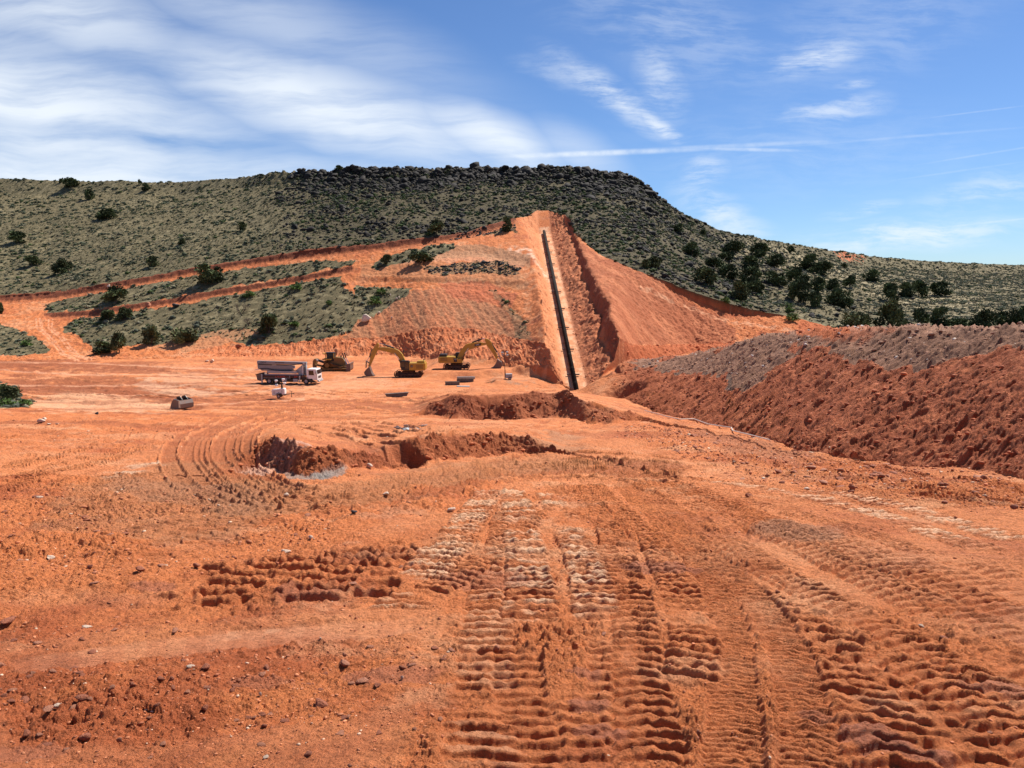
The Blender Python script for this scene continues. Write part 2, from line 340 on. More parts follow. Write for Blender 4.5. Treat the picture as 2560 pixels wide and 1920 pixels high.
# ---------------------------------------------------------------- relief
rough = np.full(Z.shape, 0.34, F32)
def addr(v, *p):
    global rough; rough = np.maximum(rough, v*poly(*p)*nearY)
addr(.7, (-300, 1010), (500, 1022), (560, 1050), (420, 1090), (300, 1130), (-300, 1130)); addr(.9, (-300, 1215), (300, 1190), (640, 1210), (620, 1290), (300, 1400), (-300, 1420))
addr(1.0, (560, 1350), (720, 1250), (1000, 1190), (1260, 1180), (1200, 1240), (1000, 1290), (820, 1360), (600, 1420)); addr(.8, (-300, 1400), (500, 1370), (1040, 1330), (1060, 1500), (760, 1520), (0, 1590), (-300, 1600))
addr(1.0, (1130, 1500), (1330, 1430), (1700, 1440), (1800, 1700), (1700, 2200), (900, 2300), (1080, 1700)); addr(.75, (0, 1660), (1050, 1560), (1080, 1700), (900, 1800), (0, 1880))
addr(1.1, (1560, 1050), (1660, 1055), (1800, 1095), (2000, 1140), (2300, 1185), (2900, 1240), (2900, 1330), (2300, 1250), (2000, 1200), (1750, 1150), (1560, 1090)); addr(.8, (1750, 1560), (2560, 1500), (2900, 1900), (2900, 2300), (1750, 2200))
addr(.6, (1100, 1240), (1700, 1200), (2100, 1350), (1800, 1500), (1200, 1500))
rough = np.maximum(rough, np.maximum(bank, bank2)*1.1)
rough = blur(rough, 9, 22)
rough = rough*(0.75+0.5*smooth(gn(Xg/2.2, Yg/2.2, 41), -.5, .6))
rough *= (1-calm*.8)
nz = slice(0, LROW['C0']+1)
X_, Y_, S_ = Xg[nz], Yg[nz], SP[nz]
Z[nz] += fbm(X_, Y_, 9.0, 3, 11)*0.16*smooth(Y_, 8, 25)*(1-calm[nz])
dz = fbm(X_, Y_, 1.9, 4, 12, S_, .62)*0.07*(0.4+rough[nz])*(1+.9*smooth(Y_, 14, 30))+fbm(X_, Y_, .55, 2, 14, S_, .6)*.022*(.12+rough[nz])+fbm(X_, Y_, .2, 4, 18, S_*.7, .8)*.024*(.35+rough[nz])*(1+1.2*smooth(Y_, 14, 30))+fbm(X_*.6, Y_, 4.5, 3, 15, S_, .6)*.13*smooth(Y_, 22, 50)
w1_, c1_ = worley(X_+.1*gn(X_/.3, Y_/.3, 2), Y_+.1*gn(X_/.3, Y_/.3, 9), 0.42, 21); w2_, c2_ = worley(X_, Y_, 0.17, 23); w3_, c3_ = worley(X_, Y_, 1.05, 25)
dome = lambda w, c, t: np.sqrt(np.clip(1-(w/.44)**2, 0, 1))*np.clip((c-t)/(1-t), 0, 1)
cl1 = dome(w1_, c1_, .35)*.12*smooth(0.42/S_, 1.6, 4); w4_, c4_ = worley(X_, Y_, .085, 29); cl4 = dome(w4_, c4_, .25)*.035*smooth(.085/S_, 1.6, 4)
cl2 = dome(w2_, c2_, .1)*.08*smooth(0.17/S_, 1.6, 4); cl3 = dome(w3_, c3_, .4)*.26*smooth(Y_, 20, 40)
clum = smooth(fbm(X_, Y_, 3.0, 3, 51), -.15, .5)
dz += (cl1*clum+(cl2+cl4)*(.35+clum)+cl3*clum*.6)*rough[nz]
RL = np.zeros_like(Z); RL[nz] = dz*(1-calm[nz]*.85)
# lug tracks -----------------------------------------------------------------
K = 2560/2212
def wpoly(pts, step=0.8):
    P_ = [at(x*K, y*K) for x, y in pts]; o = []
    n = len(P_)
    for i in range(n-1):
        a, b, c, d = P_[max(i-1, 0)], P_[i], P_[i+1], P_[min(i+2, n-1)]
        ns = max(1, min(14, int((c-b).length/step)))
        for j in range(ns):
            t = j/ns; o.append((b+.5*t*((c-a)+t*((2*a-5*b+4*c-d)+t*(3*b-a-3*c+d)))))
    o.append(P_[-1]); return [(p.x, p.y) for p in o]
CR = np.zeros((3,)+Z.shape, F32)
tone = np.zeros_like(Z); painted_sheen = np.zeros_like(Z); dark = np.zeros_like(Z)
TRK = np.zeros_like(Z)
def track(pts, width=1.0, pitch=.32, lug=.07, rut=.06, chev=.0, bright=0., tn=0., world=False, two=0., erase=.5, sharp=2.0, seed=1, ridge=.3, mz=.25):
    w = pts if world else wpoly(pts)
    if two:
        for s_ in (-1, 1):
            o = []
            for i, (x, y) in enumerate(w):
                a = w[max(i-1, 0)]; b = w[min(i+1, len(w)-1)]; dx, dy = b[0]-a[0], b[1]-a[1]; l = math.hypot(dx, dy)+1e-9
                o.append((x-dy/l*s_*two/2, y+dx/l*s_*two/2))
            track(o, width, pitch, lug, rut, chev, bright, tn, True, 0, erase, sharp, seed+s_, ridge, mz)
        return
    xs = [p[0] for p in w]; ys_ = [p[1] for p in w]; mg = width*.95
    r0 = int(np.searchsorted(Yg[:, NC//2], min(ys_)*.6)); r0 = max(0, r0-5); r1_ = min(LROW['C0'], int(np.searchsorted(Yg[:, NC//2], max(ys_)+8))+40)
    ua = min(x/max(y, 1) for x, y in w)-.12; ub = max(x/max(y, 1) for x, y in w)+.12
    ca = max(0, int(np.searchsorted(U, ua))-2); cb = min(NC, int(np.searchsorted(U, ub))+2)
    sl = (slice(r0, r1_), slice(ca, cb)); X_, Y_ = Xg[sl], Yg[sl]
    D = np.full(X_.shape, 99., F32); T = np.zeros(X_.shape, F32); SS = np.zeros(X_.shape, F32); s0 = 0
    for i in range(len(w)-1):
        x0, y0 = w[i]; x1, y1 = w[i+1]; dx, dy = x1-x0, y1-y0; l = math.hypot(dx, dy)
        if l < 1e-4: continue
        mk = (X_ > min(x0, x1)-mg) & (X_ < max(x0, x1)+mg) & (Y_ > min(y0, y1)-mg) & (Y_ < max(y0, y1)+mg)
        ii = np.nonzero(mk)
        if len(ii[0]) == 0: s0 += l; continue
        qx = X_[ii]-x0; qy = Y_[ii]-y0; t = np.clip((qx*dx+qy*dy)/(l*l), 0, 1)
        cx = qx-t*dx; cy = qy-t*dy; dd = np.hypot(cx, cy); side = np.sign(dx*qy-dy*qx)
        bt = dd < D[ii]; jj = (ii[0][bt], ii[1][bt]); D[jj] = dd[bt]; T[jj] = (dd*side)[bt]; SS[jj] = (s0+t*l)[bt]; s0 += l
    pitch = pitch*(1+.3*((seed*37 % 10)/10-.4)); T += width*.05*gn(SS/1.5, SS*0+seed, seed); a = np.abs(T)/(width/2)
    ends = smooth(SS, .05, .7)*(1-smooth(SS, s0-.7, s0-.05))
    ins = (1-smooth(a, .82, 1.06))*ends; keep = smooth(fbm(X_, Y_, 2.6, 3, 61+seed), -erase-.35, -erase+.35)
    ph = SS/pitch+chev*a+.05*gn(X_/.7, Y_/.7, 63+seed); h = smooth(np.sin(2*math.pi*ph), -.30, .55)
    res = smooth(pitch/SP[sl], 1.3, 3.2)
    lugz = lug*(.95+.65*smooth(Y_, 10, 19))*h*(.74+.3*gn(X_/.13, Y_/.13, 64+seed)+.22*gn(X_/.6, Y_/.6, 68+seed))*res
    Zs_ = RL[sl]; Wt = ins*keep
    RL[sl] = Zs_*(1-Wt)+Wt*(lugz*1.15-rut+(.25 if bright else mz)*Zs_)+keep*ends*(rut+.02)*ridge*np.exp(-((a-1.2)/.15)**2)*(.5+.9*gn(X_/.3, Y_/.3, 65))
    tone[sl] = np.where(ins*keep > .3, tn, tone[sl]); TRK[sl] = np.maximum(TRK[sl], ins*keep)
    if bright: painted_sheen[sl] = np.maximum(painted_sheen[sl], bright*ins*keep*smooth(h, .7, 1.)*smooth(gn(SS/.75, SS*0+seed*1.7, 66)+.45*gn(X_/.4, Y_/.4, 67), -.25, .15)*(1-smooth(a, .6, .95)*.6))
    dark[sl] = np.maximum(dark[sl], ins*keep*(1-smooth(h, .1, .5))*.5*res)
TR = []
def fam(A, B_, n, **kw):
    m_ = len(A)
    for i in range(n):
        t = i/(n-1) if n > 1 else 0; jx_ = random.Random(i*7+len(A)).uniform(-.06, .06)
        track([(A[q][0]+(B_[q][0]-A[q][0])*(t+jx_), A[q][1]+(B_[q][1]-A[q][1])*(t+jx_)) for q in range(m_)], seed=10+i, **kw)
# far sweeps first, near ones last
fam([(20, 790), (250, 815), (480, 845), (800, 862), (1000, 845)], [(20, 850), (200, 870), (400, 880), (760, 880), (1000, 868)], 8, width=3.0, pitch=.6, lug=.03, rut=.22, tn=-.8, erase=.35)
fam([(60, 820), (300, 800), (520, 835), (640, 858), (860, 862)], [(100, 800), (380, 790), (600, 800), (700, 845), (900, 850)], 4, width=2.4, pitch=.6, lug=.03, rut=.16, tn=.4, erase=.3)
fam([(560, 880), (700, 868), (860, 858), (1050, 858)], [(540, 905), (700, 900), (900, 900), (1060, 905)], 7, width=1.3, pitch=.6, lug=.03, rut=.20, tn=-.6, erase=.4)
fam([(620, 905), (740, 905), (860, 920), (960, 935)], [(640, 925), (740, 950), (820, 985), (880, 1010)], 9, width=.8, pitch=.6, lug=.02, rut=.18, tn=-.6, erase=.3)
fam([(1200, 905), (1060, 920), (900, 925)], [(1350, 915), (1100, 935), (930, 945)], 5, width=.8, pitch=.5, lug=.02, rut=.14, tn=-.5, erase=.3)
fam([(0, 1065), (150, 1015), (300, 978), (420, 930), (560, 893), (760, 868)], [(0, 1005), (90, 992), (200, 965), (330, 930), (480, 900), (700, 872)], 3, width=.75, pitch=.42, lug=.10, rut=.05, chev=.6, tn=-.1, erase=.45)
track([(0, 1040), (130, 1022), (260, 985), (350, 955)], 1.0, .42, .13, .06, chev=.8, erase=.7); track([(20, 1012), (110, 990), (200, 965)], 1.0, .42, .13, .05, chev=.8, erase=.7)
fam([(0, 958), (60, 952), (150, 948)], [(30, 985), (110, 985), (190, 975)], 4, width=.7, pitch=.4, lug=.07, rut=.05, erase=.3)
loopA = [(1500, 1010), (1250, 992), (1060, 1000), (900, 1030), (760, 1052), (640, 1055), (560, 1020), (535, 975), (560, 930), (640, 900), (760, 880)]
loopB = [(1480, 1045), (1240, 1030), (1050, 1045), (900, 1078), (700, 1098), (500, 1085), (400, 1040), (372, 985), (400, 940), (480, 905), (620, 880)]
fam(loopA, loopB, 10, width=.8, pitch=.5, lug=.05, rut=.14, chev=.5, tn=-.6, erase=.9, ridge=1.0)
fam([(1560, 1000), (1350, 985), (1150, 985), (950, 1020)], [(1600, 1030), (1350, 1015), (1150, 1015), (930, 1050)], 4, width=.8, pitch=.5, lug=.06, rut=.13, chev=.4, tn=-.7, erase=.8, ridge=.8)
fam([(230, 1150), (420, 1125), (620, 1090), (800, 1075)], [(300, 1215), (460, 1165), (640, 1118), (860, 1080)], 4, width=.9, pitch=.5, lug=.05, rut=.07, chev=.7, tn=-.3, erase=.5)
track([(2300, 1790), (2120, 1640), (1960, 1500), (1760, 1370), (1560, 1250), (1440, 1150)], 1.0, .42, .13, .06, chev=.7, tn=0, erase=.6, seed=5)
track([(2400, 1560), (2180, 1420), (1960, 1300), (1760, 1200), (1560, 1110)], 0.8, .36, .11, .05, chev=.7, tn=0, erase=.3, seed=6)
track([(1340, 1660), (1335, 1400), (1300, 1200), (1240, 1090), (1190, 1045)], .9, .30, .09, .06, tn=.1, erase=.3)
fam([(2230, 1260), (2000, 1195), (1800, 1130), (1640, 1090), (1480, 1060)], [(2230, 1330), (1980, 1250), (1760, 1180), (1560, 1110), (1420, 1060)], 3, width=.75, pitch=.34, lug=.08, rut=.06, chev=.2, tn=.1, erase=.35)
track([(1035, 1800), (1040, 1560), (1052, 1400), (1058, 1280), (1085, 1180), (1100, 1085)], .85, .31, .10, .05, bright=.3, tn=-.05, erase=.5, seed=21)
track([(1410, 1700), (1385, 1480), (1370, 1350), (1345, 1220), (1300, 1110), (1250, 1050)], .75, .32, .11, .05, chev=.5, tn=-.1, erase=.3, seed=22)
track([(2260, 1345), (1980, 1245), (1780, 1175), (1620, 1110), (1490, 1060)], .9, .34, .10, .05, chev=.2, tn=-.05, erase=.9, seed=23)
track([(1250, 1800), (1235, 1600), (1225, 1480)], .7, .3, .09, .05, tn=0, erase=-.1, seed=24)
track([(900, 1290), (1000, 1240), (1120, 1150), (1180, 1080)], .8, .3, .09, .04, chev=.3, tn=0, erase=.2, seed=25)
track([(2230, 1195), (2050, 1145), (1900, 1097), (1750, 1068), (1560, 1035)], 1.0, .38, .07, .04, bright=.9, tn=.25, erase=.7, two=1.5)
track([(2230, 1450), (2000, 1345), (1800, 1255), (1620, 1165), (1470, 1085), (1390, 1045)], .75, .34, .09, .05, chev=.6, tn=-.1, erase=.9, two=1.9)
track([(2230, 1640), (2000, 1490), (1760, 1345), (1570, 1230), (1420, 1120), (1330, 1045)], .75, .34, .11, .035, chev=.6, tn=0, erase=.8, two=1.7)
track([(2250, 1800), (2050, 1600), (1900, 1480), (1760, 1400)], .85, .36, .12, .035, chev=.6, tn=0, erase=.8, two=1.5)
fam([(1700, 1260), (1600, 1180), (1480, 1110), (1380, 1060)], [(1560, 1190), (1480, 1130), (1400, 1080), (1330, 1040)], 2, width=.7, pitch=.18, lug=.04, rut=.04, tn=-.2, erase=.5, ridge=0)
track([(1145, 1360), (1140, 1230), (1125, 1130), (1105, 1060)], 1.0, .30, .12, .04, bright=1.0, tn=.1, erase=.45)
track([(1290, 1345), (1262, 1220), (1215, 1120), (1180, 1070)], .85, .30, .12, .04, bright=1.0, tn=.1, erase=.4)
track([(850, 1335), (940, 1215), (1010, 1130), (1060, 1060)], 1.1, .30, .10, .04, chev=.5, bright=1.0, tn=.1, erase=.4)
fam([(330, 1330), (420, 1270), (520, 1205)], [(800, 1300), (860, 1230), (880, 1170)], 9, width=.8, pitch=.62, lug=.17, rut=.12, tn=0, erase=.35, sharp=1.2)
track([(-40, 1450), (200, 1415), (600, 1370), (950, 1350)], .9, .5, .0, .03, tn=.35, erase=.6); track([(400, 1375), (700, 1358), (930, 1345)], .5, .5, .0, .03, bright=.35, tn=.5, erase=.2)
track([(1130, 1830), (1140, 1650), (1120, 1480), (1120, 1380)], .7, .28, .10, .08, tn=-.1, erase=.1)
track([(1575, 1800), (1585, 1560), (1580, 1400), (1555, 1290), (1470, 1180), (1380, 1090), (1350, 1060)], .62, .13, .05, .05, chev=.6, tn=-.15, erase=1.0, sharp=1.)
track([(1755, 1800), (1740, 1560), (1700, 1400), (1620, 1280), (1520, 1190), (1420, 1100)], .62, .13, .05, .05, chev=.6, tn=-.2, erase=1.0, sharp=1.)
track([(1480, 1500), (1500, 1380), (1450, 1240), (1400, 1150)], .8, .3, .12, .03, tn=0, erase=.6)
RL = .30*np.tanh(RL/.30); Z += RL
# ---------------------------------------------------------------- relief of the steep faces and the hill
fz = slice(LROW['B0']-2, LROW['p1']); X_, Y_, S_ = Xg[fz], Yg[fz], SP[fz]; Zr = Z[fz]
gr = fbm(X_*1.0+.35*Zr, (Y_+Zr)*.32, 1.5, 5, 81, S_*.8, .6); gr2 = fbm(X_+Zr*.55, Zr*.45+Y_*.2, 1.1, 4, 82, S_*.7, .62, True)
Z[fz] += (gr*.30+gr2*.16)*cut[fz]
wl, cc = worley((X_-pipeX(Y_))*1.2, Y_*.55, 1.25, 83)
Z[fz] += (gr*.34+(wl-.5)*.6+fbm(X_*1.6, Y_*.6, 1.6, 4, 84, S_*.6, .65)*.34)*leftwall[fz]*smooth(np.abs(dv[fz]), 1.6, 2.6)
Z[fz] += (fbm(X_*.55+Zr*.5, Y_*1.0, 2.4, 5, 85, S_*.7, .6)*.55+(wl-.5)*.3)*rightwall[fz]*smooth(dv[fz], 2.4, 3.6)
bx = X_*.30+Y_*.16; by = Y_*.85-X_*.3
Z[fz] += (fbm(bx*.9, by, 1.6, 5, 86, S_*.7, .68)*.22+fbm(bx*.8, by*1.2, .7, 4, 87, S_*.6, .7)*.24)*berm[fz]
b1w, bc = worley(X_*.8, Y_*1.1, .9, 88); Z[fz] += (np.clip(.5-b1w, 0, 1)*(bc > .4)*.45)*berm[fz]
hill = (beyondE | (VEG > .5))[fz]*(1-inval[fz])
Z[fz] += (fbm(X_, Y_, 22, 4, 91)*.7*beyondE[fz]+fbm(X_, Y_, 3.0, 4, 92, S_)*.14)*hill
flu = blur(poly((880, 700), (1000, 700), (1330, 720), (1345, 850), (1300, 850), (1160, 822), (1050, 828), (900, 850), (830, 850), (880, 800)), 10)[fz]
rest = far[fz]*(1-hill)*(1-inval[fz])*(1-cut[fz])
stri = fbm(X_*1.25+(Y_-150)*.45, Y_*.18, 2.2, 4, 93, S_, .6)
Z[fz] += (stri*.17*flu+fbm(X_, Y_, 1.4, 4, 94, S_, .65)*.20*(1+.4*smooth(PXg[fz], 1480, 1600))+smooth(PXg[fz], 1480, 1600)*fbm(X_*.9+Zr*.5, Y_*.3, 3.0, 4, 98, S_, .6)*.22)*rest
rimz = smooth(ROW[fz], LROW['RIM']-30, LROW['S']-5)*smooth(PXg[fz], 560, 720)*(1-smooth(PXg[fz], 1560, 1680))
rw, rc = worley(X_, Y_, 3.2, 95); Z[fz] += np.clip(.55-rw, 0, 1)*2.6*(rc > .35)*rimz
pb = slice(LROW['H1']-3, LROW['H2']+4); Xb, Yb = Xg[pb], Yg[pb]; bkb = np.maximum(bank[pb], 0)
Z[pb] += fbm(Xb, Yb*2, 1.3, 5, 96, SP[pb]*.6, .6)*.22*bkb
pb = slice(LROW['G1']-3, LROW['G2']+4); Z[pb] += fbm(Xg[pb], Yg[pb], 4.5, 5, 97, SP[pb]*.6, .6)*.55*bank2[pb]
# a scooped hole in the far mound and one at the foot of the spoil bank
for (x, y, r, dpt) in ((1235, 1022, 3.4, 1.6), (1000, 1120, 1.5, 1.0), (1335, 1133, 1.2, .5), (1560, 975, 4.0, 2.6)):
    p = at(x, y, Zg); q = np.hypot(Xg-p.x, (Yg-p.y)*.8); Z -= (dpt*(1-smooth(q, r*.35, r))).astype(F32)
for (x, y, r, h_) in ((1150, 1003, 3.0, .35), (1110, 1012, 2.6, .3), (850, 1160, 2.2, .3), (1240, 950, 2.4, .4)):
    p = at(x, y, Zg); q = np.hypot(Xg-p.x, (Yg-p.y)*.8); Z += (h_*(1-smooth(q, 0, r))).astype(F32)
TERR['Z'] = Z
PX2, PY2 = proj(Xg, Yg, Z); PX2 = PX2.astype(F32); PY2 = PY2.astype(F32)

# ---------------------------------------------------------------- colour of the ground itself (albedo)
def C3(r, g, b): return np.array([r, g, b], F32)[:, None, None]
n1 = fbm(Xg, Yg, 11, 4, 101); n2 = fbm(Xg, Yg, 2.2, 5, 102, SP*.6, .6); n3 = fbm(Xg*.35, Yg*1.0, 6, 4, 103)
def mixc(C, D, w): return C+(D-C)*np.clip(w, 0, 1)[None]
Cc = np.repeat(np.repeat(C3(.58, .205, .075), NR, 1), NC, 2)
Cc = mixc(Cc, C3(.64, .29, .14), smooth(n3+.5*n2, .0, .75)*.85)
Cc = mixc(Cc, C3(.40, .11, .042), smooth(n1+.6*n2, .15, .9)*.75)
Cc = mixc(Cc, C3(.66, .34, .18), smooth(n2-.4*n1, .35, .9)*.5)
Cc = mixc(Cc, C3(.34, .11, .046), smooth(fbm(Xg*.10+Yg*.10, Yg*.9, 4.5, 5, 171), .05, .55)*.7*smooth(Yg, 45, 80)*nearY)
smth = nearY*(1-smooth(rough, .3, .6)); Cc = mixc(Cc, C3(.68, .32, .155), smth*.25)
Cc = mixc(Cc, C3(.76, .42, .25), np.clip(tone, 0, 1)*TRK*.7); Cc = mixc(Cc, C3(.29, .092, .038), np.clip(-tone, 0, 1)*TRK*.85)
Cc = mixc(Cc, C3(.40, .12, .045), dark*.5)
Cc = mixc(Cc, C3(.84, .58, .37), painted_sheen*.75)  # shine of wet clay on the lug tops, painted in as pale cream
def paint(rgb, w, *p, soft_=None):
    global Cc; mk = blur(poly(*p, jit=False), 9, 30); Cc = mixc(Cc, C3(*rgb), w*smooth(mk, .03, .4)*smooth(mk+.42*n2+.3*n3, .25, .8))
paint((.74, .46, .28), .6, (100, 985), (200, 970), (330, 985), (470, 1012), (460, 1028), (100, 1030), (60, 1010))
paint((.72, .48, .32), .6, (330, 945), (480, 960), (560, 985), (540, 998), (400, 985), (330, 965))
paint((.70, .38, .22), .45, (590, 905), (760, 985), (1000, 968), (1050, 950), (860, 940), (830, 955), (600, 960))
paint((.62, .36, .22), .5, (360, 925), (520, 930), (590, 975), (470, 970), (380, 950))
paint((.31, .10, .042), .85, (-400, 895), (200, 900), (480, 915), (420, 935), (150, 925), (-400, 935)); paint((.31, .10, .042), .85, (-400, 945), (200, 955), (430, 985), (560, 1000), (400, 1004), (150, 975), (-400, 968))
paint((.45, .20, .09), .7, (600, 1192), (760, 1205), (900, 1200), (1050, 1160), (1400, 1140), (1500, 1170), (1200, 1190), (950, 1250), (700, 1290), (500, 1290), (560, 1230))
paint((.42, .19, .088), .6, (250, 1185), (420, 1150), (560, 1160), (740, 1215), (720, 1290), (560, 1340), (360, 1360), (230, 1330), (60, 1330), (150, 1250)); paint((.32, .17, .10), .45, (260, 1190), (640, 1215), (700, 1260), (560, 1290), (300, 1240))
paint((.70, .55, .40), .6, (240, 1180), (380, 1155), (420, 1175), (300, 1200)); paint((.42, .23, .13), .6, (1290, 1090), (1420, 1075), (1480, 1110), (1400, 1140), (1310, 1130))
paint((.40, .24, .15), .55, (1860, 1300), (2000, 1295), (2120, 1340), (2050, 1370), (1900, 1340))
paint((.42, .17, .085), .75, (1700, 1072), (1790, 1085), (1900, 1105), (2050, 1140), (2060, 1160), (1950, 1160), (1800, 1120)); paint((.30, .20, .14), .6, (1230, 950), (1310, 945), (1345, 962), (1280, 968))
paint((.30, .34, .36), .8, (705, 1184), (740, 1190), (800, 1188), (850, 1178), (862, 1190), (800, 1200), (720, 1197))
pm_ = poly((705, 1184), (740, 1188), (800, 1186), (850, 1176), (866, 1188), (800, 1199), (720, 1198)); Cc = mixc(Cc, C3(.27, .26, .24), pm_*.7)
# damp clay pans in the foreground
def pan(x, y, r1_, r2_, w, rgb=(.40, .145, .075)):
    global Cc, wet; p = at(x, y, Zg); q = np.hypot((Xg-p.x)/r1_, (Yg-p.y)/r2_)+.35*gn(Xg/.5, Yg/.5, 111); a = (1-smooth(q, .75, 1.0))*w*nearY
    Cc = mixc(Cc, C3(*rgb), a); wet = np.maximum(wet, a)
wet = np.zeros_like(Z)
for a in ((760, 1480, .6, .5, .7), (390, 1470, .5, .4, .7), (1000, 1690, .8, .35, .7), (650, 1710, .45, .3, .6), (640, 1300, .0001, .0001, 0), (1480, 1760, .28, .22, .8), (1500, 1830, .4, .2, .8), (2180, 1850, .35, .5, .9), (2320, 1900, .3, .2, .8),
          (1210, 1450, 1.0, .8, .5), (1650, 1425, .8, .6, .7), (2480, 1730, .4, .3, .7), (60, 1880, .5, .2, .6), (1460, 1690, .3, .2, .7), (2040, 1790, .2, .3, .6), (780, 1170, 1.2, 1.0, .0)): pan(*a)
pan(690, 1165, 1.6, 2.2, .7, (.62, .40, .30))
# faces
faceC = np.repeat(np.repeat(C3(.52, .175, .07), NR, 1), NC, 2); faceC = mixc(faceC, C3(.68, .30, .15), smooth(n2, 0, .7)*.7)
Cc = mixc(Cc, faceC+0*Cc, cut*.9)
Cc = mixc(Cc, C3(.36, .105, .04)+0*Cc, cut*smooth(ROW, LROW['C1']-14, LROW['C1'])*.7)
Cc = mixc(Cc, C3(.66, .28, .13), leftwall*.8); Cc = mixc(Cc, C3(.50, .19, .09), rightwall*.8); Cc = mixc(Cc, C3(.30, .09, .045), tier2*.8)  # deep shade of the steep upper tier is painted in as darker soil
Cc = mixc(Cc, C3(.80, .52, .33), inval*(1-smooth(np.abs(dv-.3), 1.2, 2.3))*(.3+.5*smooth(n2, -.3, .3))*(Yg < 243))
Cc = mixc(Cc, C3(.82, .60, .45), blur(poly((1270, 618), (1330, 622), (1372, 655), (1366, 668), (1320, 640), (1270, 628)), 2)*smooth(n2+.3*gn(Xg, Yg, 5), -.5, .4)*.8*(far))
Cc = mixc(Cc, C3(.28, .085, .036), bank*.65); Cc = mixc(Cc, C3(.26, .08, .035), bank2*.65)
bermC = np.repeat(np.repeat(C3(.34, .105, .046), NR, 1), NC, 2); bermC = mixc(bermC, C3(.52, .19, .09), smooth(n2, 0, .8)*.7)
jx2 = PXg+16*gn(Xg/5, Yg/5, 121)+9*gn(Xg/1.6, Yg/1.6, 122); jy2 = PYg+14*gn(Xg/5, Yg/5, 123)+9*gn(Xg/1.6, Yg/1.6, 124)
gpol = pip(jx2, jy2, [(1560, 912), (1620, 900), (1700, 892), (1800, 868), (1900, 838), (2030, 815), (2560, 800), (2900, 800), (2900, 880), (2560, 868), (2400, 885), (2330, 912), (2230, 925), (2130, 902), (2060, 880), (1990, 868), (1930, 925), (1860, 975), (1812, 975), (1820, 940), (1760, 935), (1680, 935), (1610, 925)])
bermC = mixc(bermC, C3(.265, .165, .115)*(1+.0*n2), gpol*(.85)); bermC = mixc(bermC, C3(.15, .12, .10), gpol*poly((1640, 930), (1830, 940), (1830, 1010), (1760, 980), (1640, 960))*.6)
Cc = mixc(Cc, bermC, berm*1.0)
paint((.46, .13, .05), .55, (2020, 826), (2200, 822), (2290, 826), (2180, 850), (2060, 862)); paint((.60, .36, .25), .5, (2090, 818), (2700, 812), (2700, 826), (2090, 828))
# mid slope
mid = far*(1-inval)*(~beyondE)*(1-cut)
strp = smooth(stri_full if False else fbm(Xg*1.25+(Yg-150)*.45, Yg*.18, 2.2, 4, 93, SP, .6), -.5, .6)
tal = poly((900, 790), (960, 752), (1050, 722), (1120, 715), (1300, 790), (1340, 850), (1300, 850), (1160, 818), (1050, 825), (940, 846), (850, 852))*mid
Cc = mixc(Cc, mixc(np.repeat(np.repeat(C3(.36, .175, .09), NR, 1), NC, 2), C3(.48, .19, .09), strp), tal*.85)
gb = poly((900, 660), (1100, 655), (1300, 680), (1330, 720), (1100, 700), (900, 690))*mid; Cc = mixc(Cc, C3(.38, .24, .13), gb*.35)
pl = poly((1060, 628), (1200, 622), (1320, 640), (1310, 668), (1180, 655), (1050, 655), (980, 660))*mid; Cc = mixc(Cc, C3(.66, .42, .28), pl*.4)
rd = poly((1090, 700), (1230, 700), (1290, 735), (1280, 765), (1130, 745))*mid; Cc = mixc(Cc, C3(.45, .13, .06), rd*.7)
bw = poly((1530, 850), (1400, 700), (1440, 600), (1500, 640), (1620, 690), (1760, 760), (1840, 800), (1840, 845), (1560, 845))*mid; Cc = mixc(Cc, mixc(C3(.36, .115, .05)+0*Cc, C3(.50, .19, .09)+0*Cc, smooth(fbm(Xg*.8+Z*.5, Yg*.3, 3.0, 5, 98, SP, .65), -.1, .6)), bw*.85)
Cc = mixc(Cc, C3(.44, .125, .045), poly((1560, 846), (1640, 850), (1740, 848), (1840, 830), (1840, 905), (1560, 905))*far*.85)
Cc = mixc(Cc, C3(.50, .15, .055), poly((2000, 800), (2100, 815), (2130, 832), (2080, 845), (1990, 845))*.8)
pth = blur(np.abs(PYg-yline([(1600, 712), (1700, 745), (1800, 780), (1900, 805), (2020, 838)])) < 4, 2)*smooth(n2, -.5, .3); Cc = mixc(Cc, C3(.78, .45, .27), pth*(PXg > 1600)*(PXg < 2020)*mid*.6)
Cc = mixc(Cc, C3(.42, .14, .056)+.0*Cc, (r1 | r2)*(1-inval)*.8)
for pts_, xa, xb in ((UR, -500, 1290), (LR, 110, 880)):  # shade of the bank, painted as a dark band along each road's top edge
    t_ = (PYg+1.5*gn(Xg/2.0, Yg/3, 8))-yline(pts_); Cc = mixc(Cc, C3(.17, .05, .025)+.0*Cc, (1-smooth(np.abs(t_-1), 1.5, 4.5))*(PXg > xa)*(PXg < xb)*far*(1-inval)*.85); Cc = mixc(Cc, C3(.40, .22, .12), r4*.5)
